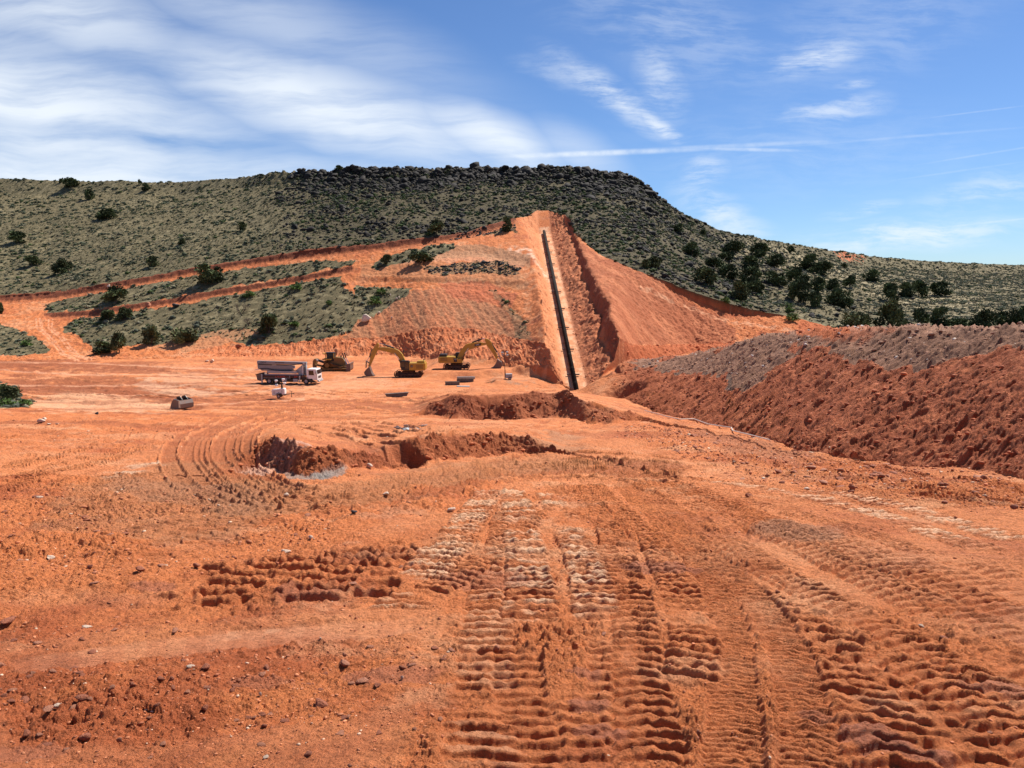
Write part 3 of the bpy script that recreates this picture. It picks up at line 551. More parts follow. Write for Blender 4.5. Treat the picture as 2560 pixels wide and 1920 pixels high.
# pale wheel lines curving down the dirt ramp and along the roads
def pline(pts, w, rgb, wt):
    global Cc; d_ = np.full(Z.shape, 99., F32); sm = (PXg > min(p[0] for p in pts)-12) & (PXg < max(p[0] for p in pts)+12) & (PYg > min(p[1] for p in pts)-12) & (PYg < max(p[1] for p in pts)+12) & (ROW > LROW['G2']); ii = np.nonzero(sm); qx, qy = PXg[ii], PYg[ii]; dd = np.full(qx.shape, 99., F32)
    for (x0, y0), (x1, y1) in zip(pts[:-1], pts[1:]):
        l2 = (x1-x0)**2+(y1-y0)**2; t = np.clip(((qx-x0)*(x1-x0)+(qy-y0)*(y1-y0))/l2, 0, 1); dd = np.minimum(dd, np.hypot(qx-x0-t*(x1-x0), (qy-y0-t*(y1-y0))))
    d_[ii] = dd; Cc = mixc(Cc, C3(*rgb), (1-smooth(d_, w*.5, w*1.4))*wt*smooth(n2, -.9, .2))
for o_ in ((0, 0), (9, -1)):
    pline([(90+o_[0], 797), (93+o_[0], 822), (118+o_[0], 842), (135+o_[0], 862), (152+o_[0], 885), (188+o_[0], 901)], 2.2, (.76, .38, .22), .75)
    pline([(122+o_[0], 796), (121+o_[0], 820), (148+o_[0], 842), (166+o_[0], 866), (190+o_[0], 890), (220+o_[0], 898)], 2.2, (.76, .38, .22), .75)
pline([(100, 797), (106, 810), (104, 828)], 2, (.76, .38, .22), .6); pline([(133, 796), (128, 812), (130, 830)], 2, (.76, .38, .22), .6)
for i_ in range(14): r_q = random.Random(i_); y_q = 900+i_*9; pline([(-40, y_q+r_q.uniform(-8, 8)), (200, y_q+8), (480, y_q*.86+142+r_q.uniform(-6, 6)), (760, y_q*.6+390)], r_q.uniform(1.2, 3.2), ((.28, .09, .038) if i_ % 3 else (.74, .42, .26)), .55)
# vegetated soil with dry grass
gt = fbm(Xg*.55, Yg*1.0, 1.6, 5, 131, SP*.7, .65); gl = fbm(Xg, Yg, 30, 4, 132)
veg = np.repeat(np.repeat(C3(.12, .115, .062), NR, 1), NC, 2); veg = mixc(veg, C3(.24, .228, .135), smooth(gt+.35*gl, .05, .8)*.8); veg = mixc(veg, C3(.065, .075, .04), smooth(-gt, .05, .7)*.75)
rockz = smooth(PYg, 640, 470)*0
rk = smooth(PXg+120*gn(Xg/25, Yg/25, 133), 620, 900)*(1-smooth(PXg+.8*(PYg-430)*0+60*gn(Xg/20, Yg/20, 134), 1750, 2050))*beyondE
veg = mixc(veg, C3(.06, .062, .034), rk*.85)
pale = pip(jx2, jy2, [(1800, 600), (1960, 620), (2150, 690), (2400, 740), (2560, 790), (2560, 820), (2300, 770), (2050, 700), (1850, 650)])*beyondE; veg = mixc(veg, C3(.46, .42, .27), pale*smooth(gt, -.2, .5)*.6)
veg = mixc(veg, C3(.55, .17, .075), pip(jx2, jy2, [(2080, 625), (2110, 632), (2150, 640), (2160, 652), (2110, 645), (2090, 636)])*beyondE*.85)
Cc = mixc(Cc, veg, VEG*.97)
ag = poly((470, 836), (560, 824), (640, 822), (640, 838), (540, 868), (470, 880), (380, 872))*(1-V1); Cc = mixc(Cc, C3(.48, .24, .12), ag*.7*far)
Cc = mixc(Cc, Cc*np.array([.66, .55, .5], F32)[:, None, None], nearY*smooth(fbm(Xg, Yg, 1.3, 5, 161, SP, .65)+.5*fbm(Xg, Yg, 7, 2, 162), .25, .75)*.38*(1-painted_sheen))
Cc = Cc*np.array([1.06, .94, .86], F32)[:, None, None]*(1+.10*(1-smooth(Yg, 20, 60)))*np.where(VEG > .5, 1.05, 1.0)
Cc = np.clip(Cc, .01, .95)
# ---------------------------------------------------------------- materials
def mat(name, rgb, rough_=.6, metal=0., var=.0, vs=3., spec=.4, bump=0., bs=20., dirt=0.):
    mt = bpy.data.materials.new(name); mt.use_nodes = True; t = mt.node_tree; b = t.nodes['Principled BSDF']
    b.inputs['Base Color'].default_value = (*rgb, 1); b.inputs['Roughness'].default_value = rough_; b.inputs['Metallic'].default_value = metal
    b.inputs['Specular IOR Level'].default_value = spec
    tc_ = t.nodes.new('ShaderNodeTexCoord')
    if var or dirt:
        n = t.nodes.new('ShaderNodeTexNoise'); n.inputs['Scale'].default_value = vs; n.inputs['Detail'].default_value = 5; t.links.new(tc_.outputs['Object'], n.inputs['Vector'])
        r = t.nodes.new('ShaderNodeValToRGB'); r.color_ramp.elements[0].position = .32; r.color_ramp.elements[1].position = .68
        d_ = (.42, .19, .10); lo = tuple(c*(1-var)*(1-dirt)+d*dirt for c, d in zip(rgb, d_)); hi = tuple(min(1, c*(1+var*.6)) for c in rgb)
        r.color_ramp.elements[0].color = (*lo, 1); r.color_ramp.elements[1].color = (*hi, 1)
        t.links.new(n.outputs['Fac'], r.inputs[0]); t.links.new(r.outputs[0], b.inputs['Base Color'])
    if bump:
        n = t.nodes.new('ShaderNodeTexNoise'); n.inputs['Scale'].default_value = bs; n.inputs['Detail'].default_value = 6; t.links.new(tc_.outputs['Object'], n.inputs['Vector'])
        bp = t.nodes.new('ShaderNodeBump'); bp.inputs['Distance'].default_value = bump; t.links.new(n.outputs['Fac'], bp.inputs['Height']); t.links.new(bp.outputs[0], b.inputs['Normal'])
    return mt
def ground_mat(name, kind):
    mt = bpy.data.materials.new(name); mt.use_nodes = True; t = mt.node_tree; b = t.nodes['Principled BSDF']; l = t.links
    at_ = t.nodes.new('ShaderNodeAttribute'); at_.attribute_name = 'Col'; g = t.nodes.new('ShaderNodeNewGeometry')
    def nz_(sc, det, ro=.6):
        n = t.nodes.new('ShaderNodeTexNoise'); n.inputs['Scale'].default_value = sc; n.inputs['Detail'].default_value = det; n.inputs['Roughness'].default_value = ro
        l.new(g.outputs['Position'], n.inputs['Vector']); return n.outputs['Fac']
    def mr(v, a, b_, c, d):
        n = t.nodes.new('ShaderNodeMapRange'); l.new(v, n.inputs[0]); 
        for i, q in enumerate((a, b_, c, d)): n.inputs[i+1].default_value = q
        return n.outputs[0]
    vv = mr(nz_(9 if kind == 'd' else 2.2, 8, .7), .3, .7, .66 if kind == 'd' else .6, 1.20 if kind == 'd' else 1.35)
    mx = t.nodes.new('ShaderNodeMix'); mx.data_type = 'RGBA'; mx.blend_type = 'MULTIPLY'; mx.inputs['Factor'].default_value = 1
    l.new(at_.outputs['Color'], mx.inputs['A']); l.new(vv, mx.inputs['B']); l.new(mx.outputs['Result'], b.inputs['Base Color'])
    l.new(mr(at_.outputs['Alpha'], 0, 1, .93, .36), b.inputs['Roughness']); b.inputs['Specular IOR Level'].default_value = .25
    bp = t.nodes.new('ShaderNodeBump'); bp.inputs['Distance'].default_value = .14; bp.inputs['Strength'].default_value = 1.0; l.new(nz_(11, 10, .72), bp.inputs['Height'])
    bp2 = t.nodes.new('ShaderNodeBump'); bp2.inputs['Distance'].default_value = .35 if kind == 'd' else .7; bp2.inputs['Strength'].default_value = .55; l.new(nz_(1.7, 6, .62), bp2.inputs['Height'])
    l.new(bp.outputs[0], bp2.inputs['Normal']); l.new(bp2.outputs[0], b.inputs['Normal']); return mt
MG = ground_mat('red_earth', 'd'); MH = ground_mat('dry_hillside', 'h')
alpha = np.clip(wet*.45+painted_sheen*.5, 0, 1)
def sheet(name, r0, r1_, material, label=None, c0=0, c1=None):
    c1 = NC if c1 is None else c1; n, c = r1_-r0+1, c1-c0; sl = (slice(r0, r1_+1), slice(c0, c1))
    co = np.stack([Xg[sl], Yg[sl], Z[sl]], -1).reshape(-1, 3).astype(F32)
    ii = (np.arange(n-1)[:, None]*c+np.arange(c-1)[None, :]).ravel()
    q = np.stack([ii, ii+1, ii+c+1, ii+c], -1).astype(np.int32)
    me = bpy.data.meshes.new(name); me.vertices.add(len(co)); me.vertices.foreach_set('co', co.ravel())
    me.loops.add(q.size); me.loops.foreach_set('vertex_index', q.ravel()); me.polygons.add(len(q))
    me.polygons.foreach_set('loop_start', np.arange(0, q.size, 4, dtype=np.int32)); me.polygons.foreach_set('loop_total', np.full(len(q), 4, np.int32))
    me.update(calc_edges=True); me.polygons.foreach_set('use_smooth', np.ones(len(q), bool))
    ca = me.color_attributes.new('Col', 'FLOAT_COLOR', 'POINT')
    colr = np.concatenate([np.moveaxis(Cc[(slice(None),)+sl], 0, -1).reshape(-1, 3), alpha[sl].reshape(-1, 1)], 1).astype(F32)
    ca.data.foreach_set('color', colr.ravel()); me.materials.append(material)
    o = bpy.data.objects.new(name, me); COL.objects.link(o); o['kind'] = 'structure'
    if label: o['label'] = label
    return o
jb = int(np.searchsorted(U, float(ray(1530, 930)[0])))
sheet('ground', 0, LROW['B0'], MG)
sheet('ground_far', LROW['B0'], LROW['E'], MG, c1=jb+1).name = 'pit_ground'
sheet('spoil_bank', LROW['B0'], LROW['B3'], MG, c0=jb)
sheet('excavated_slope', LROW['B3'], LROW['E'], MG, c0=jb)
sheet('hillside', LROW['E'], NR-1, MH)
# ---------------------------------------------------------------- plants and rocks
rng = np.random.default_rng(7)
def vcol_mat(name, rough_=.9, spec=.2, vs=6., lo=.75, hi=1.25, trans=0.):
    mt = bpy.data.materials.new(name); mt.use_nodes = True; t = mt.node_tree; b = t.nodes['Principled BSDF']; l = t.links
    a = t.nodes.new('ShaderNodeAttribute'); a.attribute_name = 'Col'
    g = t.nodes.new('ShaderNodeNewGeometry'); n = t.nodes.new('ShaderNodeTexNoise'); n.inputs['Scale'].default_value = vs; n.inputs['Detail'].default_value = 4; l.new(g.outputs['Position'], n.inputs['Vector'])
    r = t.nodes.new('ShaderNodeMapRange'); l.new(n.outputs['Fac'], r.inputs[0])
    for i, q in enumerate((.3, .7, lo, hi)): r.inputs[i+1].default_value = q
    mx = t.nodes.new('ShaderNodeMix'); mx.data_type = 'RGBA'; mx.blend_type = 'MULTIPLY'; mx.inputs['Factor'].default_value = 1
    l.new(a.outputs['Color'], mx.inputs['A']); l.new(r.outputs[0], mx.inputs['B']); l.new(mx.outputs['Result'], b.inputs['Base Color'])
    b.inputs['Roughness'].default_value = rough_; b.inputs['Specular IOR Level'].default_value = spec; return mt
M_SCRUB = vcol_mat('scrub_leaves'); M_STONE = vcol_mat('rock', .85, .3, 4.)
def mesh_np(name, V, Fc, cols, material, smooth_=False):
    me = bpy.data.meshes.new(name); V = np.ascontiguousarray(V, F32); Fc = np.ascontiguousarray(Fc, np.int32); k = Fc.shape[1]
    me.vertices.add(len(V)); me.vertices.foreach_set('co', V.ravel()); me.loops.add(Fc.size); me.loops.foreach_set('vertex_index', Fc.ravel())
    me.polygons.add(len(Fc)); me.polygons.foreach_set('loop_start', np.arange(0, Fc.size, k, dtype=np.int32)); me.polygons.foreach_set('loop_total', np.full(len(Fc), k, np.int32))
    me.update(calc_edges=True)
    if smooth_: me.polygons.foreach_set('use_smooth', np.ones(len(Fc), bool))
    if cols is not None:
        ca = me.color_attributes.new('Col', 'FLOAT_COLOR', 'POINT'); ca.data.foreach_set('color', np.concatenate([cols, np.ones((len(V), 1))], 1).astype(F32).ravel())
    me.materials.append(material); return me
def ico(sub):
    import bmesh
    bm = bmesh.new(); bmesh.ops.create_icosphere(bm, subdivisions=sub, radius=1.0)
    V = np.array([v.co[:] for v in bm.verts]); Fc = np.array([[v.index for v in f.verts] for f in bm.faces]); bm.free(); return V, Fc
ICO = {s: ico(s) for s in (1, 2, 3)}
def rockproto(sub, seed, planes=11, jag=.06):
    r = np.random.default_rng(seed); V, Fc = ICO[sub]; V = V.copy()
    for _ in range(planes):
        n = r.normal(size=3); n /= np.linalg.norm(n); d = r.uniform(.36, .82); s = V@n; V -= np.maximum(0, s-d)[:, None]*n
    V *= r.uniform(.8, 1.2, 3); V += r.normal(size=V.shape)*jag*.5; V[:, 2] *= .8
    return V, Fc
def leafproto(n, seed, size=.34, flat=.62, spread=1.0, core=True):
    r = np.random.default_rng(seed); th = r.uniform(0, 6.283, n); ph = np.arccos(r.uniform(-.1, 1, n)); rad = r.uniform(.45, 1.0, n)**.6*spread
    rad *= .8+.3*np.sin(th*3+seed)
    C = np.stack([np.cos(th)*np.sin(ph), np.sin(th)*np.sin(ph), np.cos(ph)*flat*1.25], 1)*rad[:, None]; C[:, 2] = np.maximum(C[:, 2], .02)
    up = C/np.maximum(np.linalg.norm(C, axis=1)[:, None], .01)+r.normal(size=(n, 3))*.6; up /= np.linalg.norm(up, axis=1)[:, None]
    sd_ = np.cross(up, r.normal(size=(n, 3))); sd_ /= np.linalg.norm(sd_, axis=1)[:, None]; sz = size*r.uniform(.6, 1.3, n)[:, None]
    V = np.stack([C-sd_*sz*.45-up*sz*.3, C+sd_*sz*.45-up*sz*.3, C+up*sz*.8], 1).reshape(-1, 3); Fc = np.arange(3*n).reshape(-1, 3)
    sh = np.repeat(r.uniform(.75, 1.3, n), 3)
    if core:
        V2, F2 = ICO[1]; V2 = V2*np.array([.62, .62, .5])*(.9+.25*r.random((len(V2), 1))); V2[:, 2] = np.maximum(V2[:, 2]+.25, 0)
        Fc = np.concatenate([Fc, F2+len(V)]); V = np.concatenate([V, V2]); sh = np.concatenate([sh, np.full(len(V2), .8)])
    return V, Fc, sh
def scatter(protos, pos, scl, rot, col):
    Vs, Fs, Cs = [], [], []; off = 0; k = len(protos); which = np.arange(len(pos)) % k
    for w in range(k):
        pr = protos[w]; V, Fc = pr[0], pr[1]; sh = pr[2] if len(pr) > 2 else np.ones(len(V)); ii = np.nonzero(which == w)[0]
        if len(ii) == 0: continue
        c, s = np.cos(rot[ii])[:, None], np.sin(rot[ii])[:, None]; S3 = scl[ii]
        x = V[None, :, 0]*S3[:, 0:1]; y = V[None, :, 1]*S3[:, 1:2]; z = V[None, :, 2]*S3[:, 2:3]
        P_ = np.stack([x*c-y*s+pos[ii, 0:1], x*s+y*c+pos[ii, 1:2], z+pos[ii, 2:3]], -1)
        m_, nv = len(ii), len(V); Vs.append(P_.reshape(-1, 3)); Fs.append((Fc[None]+(np.arange(m_)*nv)[:, None, None]+off).reshape(-1, Fc.shape[1])); off += m_*nv
        Cs.append((col[ii][:, None, :]*sh[None, :, None]).reshape(-1, 3))
    return np.concatenate(Vs), np.concatenate(Fs), np.concatenate(Cs)
drr = np.abs(np.gradient(Yg, axis=0)); duu = np.gradient(U)[None, :]; AREA = (drr*duu*Yg).astype(np.float64)
infr = ((PX2 > -260) & (PX2 < 2820))
def sample(dens, n):
    w = (AREA*dens*infr).ravel(); cs = np.cumsum(w); idx = np.searchsorted(cs, rng.random(n)*cs[-1]); i, j = np.divmod(idx, NC)
    i = np.clip(i, 0, NR-2); j = np.clip(j, 0, NC-2); a = rng.random(n); b = rng.random(n)
    f = lambda A: A[i, j]*(1-a)*(1-b)+A[i+1, j]*a*(1-b)+A[i, j+1]*(1-a)*b+A[i+1, j+1]*a*b
    return np.stack([f(Xg), f(Yg), f(Z)], 1).astype(float), i, j
vis = (ROW <= LROW['S']+6)
clus = smooth(fbm(Xg, Yg, 7, 3, 141)+.6*fbm(Xg*.6, Yg, 28, 2, 142), -.4, .6)
def mk(name, arr, material, label, cat, group=None):
    o = bpy.data.objects.new(name, mesh_np(name, *arr, material)); COL.objects.link(o); o['kind'] = 'stuff'; tag(o, label, cat, group); return o
# low scrub on the hillside
lp = [leafproto(30, s, .42) for s in range(8)]
NS = 36000
vd = VEG*vis*(.12+clus)*(ROW >= LROW['G2'])*np.where(beyondE, 1.0, 1.5)*np.where(Yg > 330, .55, 1.0)*(1+1.1*rk)
pos, gi, gj = sample(vd, NS)
rkk = rk[gi, gj]; grn = rng.random(NS) < (.16+.42*rkk); low = ~beyondE[gi, gj]
base = np.where(grn[:, None], np.array([.062, .088, .026]), np.array([.088, .100, .058])); base = np.where((rng.random(NS) < .18)[:, None]*np.ones((1, 3)) > 0, np.array([.24, .215, .135]), base)
base = base*rng.uniform(.65, 1.25, (NS, 1))*np.where(low, 1.12, 1.0)[:, None]
sz = rng.gamma(5, .085, NS)*np.where(low, 1.15, 1.12)*np.where(pos[:, 1] > 330, 1.4, 1); sz = np.clip(sz, .18, 1.1)
scl = np.stack([sz*rng.uniform(.8, 1.3, NS), sz*rng.uniform(.8, 1.3, NS), sz*rng.uniform(.6, 1.05, NS)], 1); rot = rng.uniform(0, 6.28, NS)
order = np.argsort(-(sz/pos[:, 1]+(low*.0)))
ind = order[:300]; restI = order[300:]
mk('scrub', scatter(lp, pos[restI]-[0, 0, .05], scl[restI], rot[restI], base[restI]), M_SCRUB, 'grey-green desert scrub covering the hillside and the patches between the dirt roads', 'scrub')
# dry grass tufts between
gp = []
for s in range(5):
    r = np.random.default_rng(s+50); n = 9; a = r.uniform(0, 6.28, n); b0 = np.stack([np.cos(a)*.25, np.sin(a)*.25, a*0], 1)*r.random((n, 1)); tp = b0+np.stack([np.cos(a)*.5, np.sin(a)*.5, r.uniform(.7, 1.2, n)], 1); sdv = np.stack([-np.sin(a), np.cos(a), a*0], 1)*.22
    gp.append((np.stack([b0-sdv, b0+sdv, tp], 1).reshape(-1, 3), np.arange(3*n).reshape(-1, 3), np.repeat(r.uniform(.8, 1.2, n), 3)))
NG = 24000
gpos, _, _ = sample(VEG*vis*(1.2-clus)*(1-.75*rk)*np.where(Yg > 330, .6, 1.0)*(ROW >= LROW['G2']), NG); gs = rng.uniform(.22, .55, (NG, 1))*np.array([[1.2, 1.2, .8]])
mk('dry_grass', scatter(gp, gpos, gs, rng.uniform(0, 6.28, NG), np.array([.25, .23, .135])*rng.uniform(.55, 1.25, (NG, 1))), M_SCRUB, 'pale dry grass tufts growing between the scrub on the hillside', 'grass')
# countable sagebrush: the ones that show largest
GRP = {}
def zone(x, y):
    if y > 945: return 'at the left edge of the pit floor'
    if x < 135 and y > 800: return 'in the small patch left of the dirt ramp'
    if x > 2050: return 'on the flat behind the spoil bank'
    if x > 1560: return 'on the slope above the bowl-shaped cut'
    if x > 900: return 'on the ledges left of the pipe trench'
    ly = np.interp(x, [60, 450, 880], [795, 745, 668])
    if y > ly+2: return ('in the large scrub patch below the lower dirt road, '+('left end' if x < 380 else 'middle' if x < 640 else 'right end'))
    uy = np.interp(x, [p[0] for p in UR], [p[1] for p in UR])
    if y > uy: return 'in the strip between the two dirt roads'
    return 'on the hillside above the upper dirt road'
ix, iy = proj(pos[:, 0], pos[:, 1], pos[:, 2])
SM = {}
for kind, c in (('grey', (.10, .11, .075)), ('green', (.068, .095, .03)), ('pale', (.22, .20, .125))):
    for s in range(4):
        V, Fc, sh = leafproto(120, 200+s, .24); SM[kind, s] = mesh_np('sagebrush', V, Fc, np.array(c)[None]*sh[:, None], M_SCRUB)
for q, i in enumerate(ind):
    kd = 'green' if grn[i] else ('pale' if base[i, 0] > .16 else 'grey')
    o = bpy.data.objects.new('sagebrush', SM[kd, q % 4]); COL.objects.link(o); o.location = tuple(pos[i]-[0, 0, .04]); o.scale = tuple(scl[i]); o.rotation_euler = (0, 0, float(rot[i]))
    zn = zone(float(ix[i]), float(iy[i])); tag(o, {'grey': 'low grey-green sagebrush', 'green': 'low bright green shrub', 'pale': 'low straw-coloured dry shrub'}[kd]+' '+zn, 'shrub', 'low shrubs: '+kd+' ones '+zn)
# basalt boulders on the upper slope and rim
rp1 = [rockproto(1, s, 7, .12) for s in range(8)]
NB = 14000
rimw = smooth(ROW, LROW['RIM']-60, LROW['S'])*smooth(PXg, 560, 760)*(1-smooth(PXg, 1560, 1720))
bd = beyondE*(1-inval)*vis*rk*(.30+1.6*rimw+1.3*smooth(fbm(Xg, Yg, 16, 3, 151), .1, .6))+.02*beyondE*vis*(PXg > 1500)
bpos, bi, bj = sample(bd, NB); bs_ = rng.gamma(3.2, .16, NB)*(1+.9*rimw[bi, bj]); bs_ = np.clip(bs_, .18, 2.3)
bscl = np.stack([bs_*rng.uniform(.8, 1.4, NB), bs_*rng.uniform(.7, 1.1, NB), bs_*rng.uniform(.6, 1.1, NB)], 1); bcol = np.array([.021, .017, .013])*rng.uniform(.5, 1.9, (NB, 1)); brot = rng.uniform(0, 6.28, NB)
bx_, by_ = proj(bpos[:, 0], bpos[:, 1], bpos[:, 2])
o_ = np.argsort(-bs_/bpos[:, 1]); big_, rst = o_[:300], o_[300:]
mk('basalt_scree', scatter(rp1, bpos[rst], bscl[rst], brot[rst], bcol[rst]), M_STONE, 'dark basalt scree scattered over the upper slope of the mesa', 'scree')
RM = [mesh_np('basalt_boulder', *rockproto(2, 70+s, 13, .05), np.repeat([[.022*f, .018*f, .015*f]], len(ICO[2][0]), 0), M_STONE) for s, f in enumerate((.8, 1.0, 1.3, .7, 1.1, 1.6))]
for q, i in enumerate(big_):
    o = bpy.data.objects.new('basalt_boulder', RM[q % 6]); COL.objects.link(o); o.location = tuple(bpos[i]); o.scale = tuple(bscl[i]*1.05); o.rotation_euler = (rng.uniform(-.4, .4), rng.uniform(-.4, .4), float(brot[i]))
    x, y = float(bx_[i]), float(by_[i]); top = y < np.interp(x, [600, 1000, 1560, 1700], [462, 450, 462, 545])
    zn = ('on the rim against the sky' if top else 'on the dark slope under the rim')+(', left part of the mesa' if x < 900 else ', above the left dirt roads' if x < 1250 else ', above the pipe trench' if x < 1480 else ', right shoulder of the mesa')
    tag(o, 'black angular basalt boulder '+zn, 'boulder', 'basalt boulders '+zn)
# ---- junipers
M_CROWN = vcol_mat('juniper_foliage', .85, .15, 1.6, .7, 1.35); M_BARK = mat('bark', (.10, .075, .055), .9, var=.4, vs=6, bump=.02)
def crownproto(seed, n=1500, tall=1.0, col=(.060, .074, .030)):
    r = np.random.default_rng(seed); nc = 14
    cc = []; 
    for _ in range(nc):
        a = r.uniform(0, 6.283); h = r.uniform(.12, .95); rr = (1-(abs(h-.42)/.62)**2)*r.uniform(.35, 1.0)*.78; cc.append((math.cos(a)*rr*.62, math.sin(a)*rr*.62, h*tall))
    cc = np.array(cc); cr = r.uniform(.11, .24, nc); k = r.integers(0, nc, n)
    d = r.normal(size=(n, 3)); d /= np.linalg.norm(d, axis=1)[:, None]; C = cc[k]+d*cr[k][:, None]*r.uniform(.5, 1.25, (n, 1)); C[:, 2] = np.clip(C[:, 2], .03, None)
    up = d*.7+r.normal(size=(n, 3))*.5+np.array([0, 0, .5]); up /= np.linalg.norm(up, axis=1)[:, None]; s_ = np.cross(up, r.normal(size=(n, 3))); s_ /= np.linalg.norm(s_, axis=1)[:, None]; sz_ = r.uniform(.05, .095, (n, 1))
    V = np.stack([C-s_*sz_*.5, C+s_*sz_*.5, C+up*sz_*1.2+s_*sz_*.3, C+up*sz_*1.2-s_*sz_*.3], 1).reshape(-1, 3); sh = np.repeat(r.uniform(.5, 1.8, nc)[k]*r.uniform(.8, 1.25, n), 4)
    return mesh_np('crown', V, np.arange(4*n).reshape(-1, 4), np.array(col)[None]*sh[:, None], M_CROWN)
class MB:
    def __init__(s): s.v = []; s.f = []
    def add(s, vs, fs): o = len(s.v); s.v += [tuple(v) for v in vs]; s.f += [tuple(i+o for i in f) for f in fs]; return s
    def box(s, c, d, rot=None, tp=1.0):
        hx, hy, hz = d[0]/2, d[1]/2, d[2]/2; vs = [Vector((x*hx*(tp if z > 0 else 1), y*hy*(tp if z > 0 else 1), z*hz)) for x in (-1, 1) for y in (-1, 1) for z in (-1, 1)]
        if rot: mr_ = Euler(rot).to_matrix(); vs = [mr_@v for v in vs]
        return s.add([v+Vector(c) for v in vs], [(0, 1, 3, 2), (4, 6, 7, 5), (0, 4, 5, 1), (2, 3, 7, 6), (0, 2, 6, 4), (1, 5, 7, 3)])
    def prism(s, poly_, y0, y1):
        n = len(poly_); return s.add([(x, y0, z) for x, z in poly_]+[(x, y1, z) for x, z in poly_], [tuple(range(n)), tuple(range(2*n-1, n-1, -1))]+[(i, i+n, (i+1) % n+n, (i+1) % n) for i in range(n)])
    def cyl(s, p0, p1, r, n=12, r2=None):
        p0, p1 = Vector(p0), Vector(p1); r2 = r if r2 is None else r2; d = (p1-p0).normalized(); a = d.orthogonal().normalized(); b = d.cross(a)
        vs = [p0+(a*math.cos(t)+b*math.sin(t))*r for t in [i*2*math.pi/n for i in range(n)]]+[p1+(a*math.cos(t)+b*math.sin(t))*r2 for t in [i*2*math.pi/n for i in range(n)]]
        return s.add(vs, [tuple(range(n-1, -1, -1)), tuple(range(n, 2*n))]+[(i, (i+1) % n, (i+1) % n+n, i+n) for i in range(n)])
    def tube(s, pts, r, n=8):
        for a, b in zip(pts[:-1], pts[1:]): s.cyl(a, b, r, n)
        return s
    def build(s, name, material, parent=None, bevel=0.0, smooth_=False):
        import bmesh
        me = bpy.data.meshes.new(name); me.from_pydata([tuple(v) for v in s.v], [], s.f); bm = bmesh.new(); bm.from_mesh(me); bmesh.ops.recalc_face_normals(bm, faces=bm.faces[:])
        if bevel: bmesh.ops.bevel(bm, geom=[e for e in bm.edges if len(e.link_faces) == 2 and e.calc_face_angle(0) > .6], offset=bevel, segments=1, affect='EDGES')
        bm.to_mesh(me); bm.free(); me.materials.append(material); o = bpy.data.objects.new(name, me); COL.objects.link(o)
        if parent: o.parent = parent
        return o
def empty(name, loc, rz=0, pitch=0):
    o = bpy.data.objects.new(name, None); COL.objects.link(o); o.location = loc; o.rotation_euler = (0, pitch, rz); o.empty_display_size = .2; return o
crowns = [crownproto(s, 1700) for s in range(6)]; lightc = [crownproto(20+s, 1500, col=(.075, .085, .035)) for s in range(2)]; greenc = [crownproto(30+s, 1000, col=(.075, .12, .03)) for s in range(2)]
def trunkmesh(seed, dead=False):
    r = random.Random(seed); b = MB()
    def limb(p, d, l, rad, dep):
        q = p+d*l; b.cyl(p, q, rad, 6, rad*.6)
        if dep == 0: return
        for _ in range(3 if dead else 2):
            nd = (d+Vector((r.uniform(-.9, .9), r.uniform(-.9, .9), r.uniform(-.1, .6)))).normalized(); limb(q, nd, l*r.uniform(.6, .85), rad*.6, dep-1)
    for _ in range(5 if dead else 2):
        a = r.uniform(0, 6.28); limb(Vector((0, 0, -.05)), Vector((math.cos(a)*(.6 if dead else .3), math.sin(a)*(.6 if dead else .3), 1)).normalized(), .30 if dead else .26, .018 if dead else .035, 3 if dead else 2)
    o = b.build('trunk', M_BARK); me = o.data; bpy.data.objects.remove(o); return me
trunks = [trunkmesh(s) for s in range(3)]; deads = [trunkmesh(s+40, True) for s in range(2)]
C0R = LROW['C0']
def near(x, y):
    for nm, px, py in (('pipe trench', 1400, 700), ('basalt rim', 1000, 430)): pass
JL = []
def juniper(x, y, w, h, kind='dark', label=None, first=None):
    p = at(x, y, first=C0R if first is None else first); d = p.y/FPX*.93; wm, hm = w*d, h*d
    o = empty('juniper_tree' if kind in ('dark', 'olive') else ('green_bush' if kind == 'green' else 'dead_shrub'), (p.x, p.y, p.z-.05), rng.uniform(0, 6.28))
    if kind == 'dead': c = bpy.data.objects.new('branches', deads[len(JL) % 2]); COL.objects.link(c); c.parent = o; c.scale = (wm/1.1, wm/1.1, hm/1.0)
    else:
        t_ = bpy.data.objects.new('trunk', trunks[len(JL) % 3]); COL.objects.link(t_); t_.parent = o; t_.scale = (wm*.8, wm*.8, hm*.85)
        src = {'dark': crowns, 'olive': lightc, 'green': greenc}[kind]; c = bpy.data.objects.new('crown', src[len(JL) % len(src)]); COL.objects.link(c); c.parent = o; c.scale = (wm/1.0, wm/1.0, hm/1.08)
    JL.append((o, x, y, w, h, kind)); tag(o, label or 'x', 'bush' if kind != 'dark' and kind != 'olive' else 'tree')
    return o
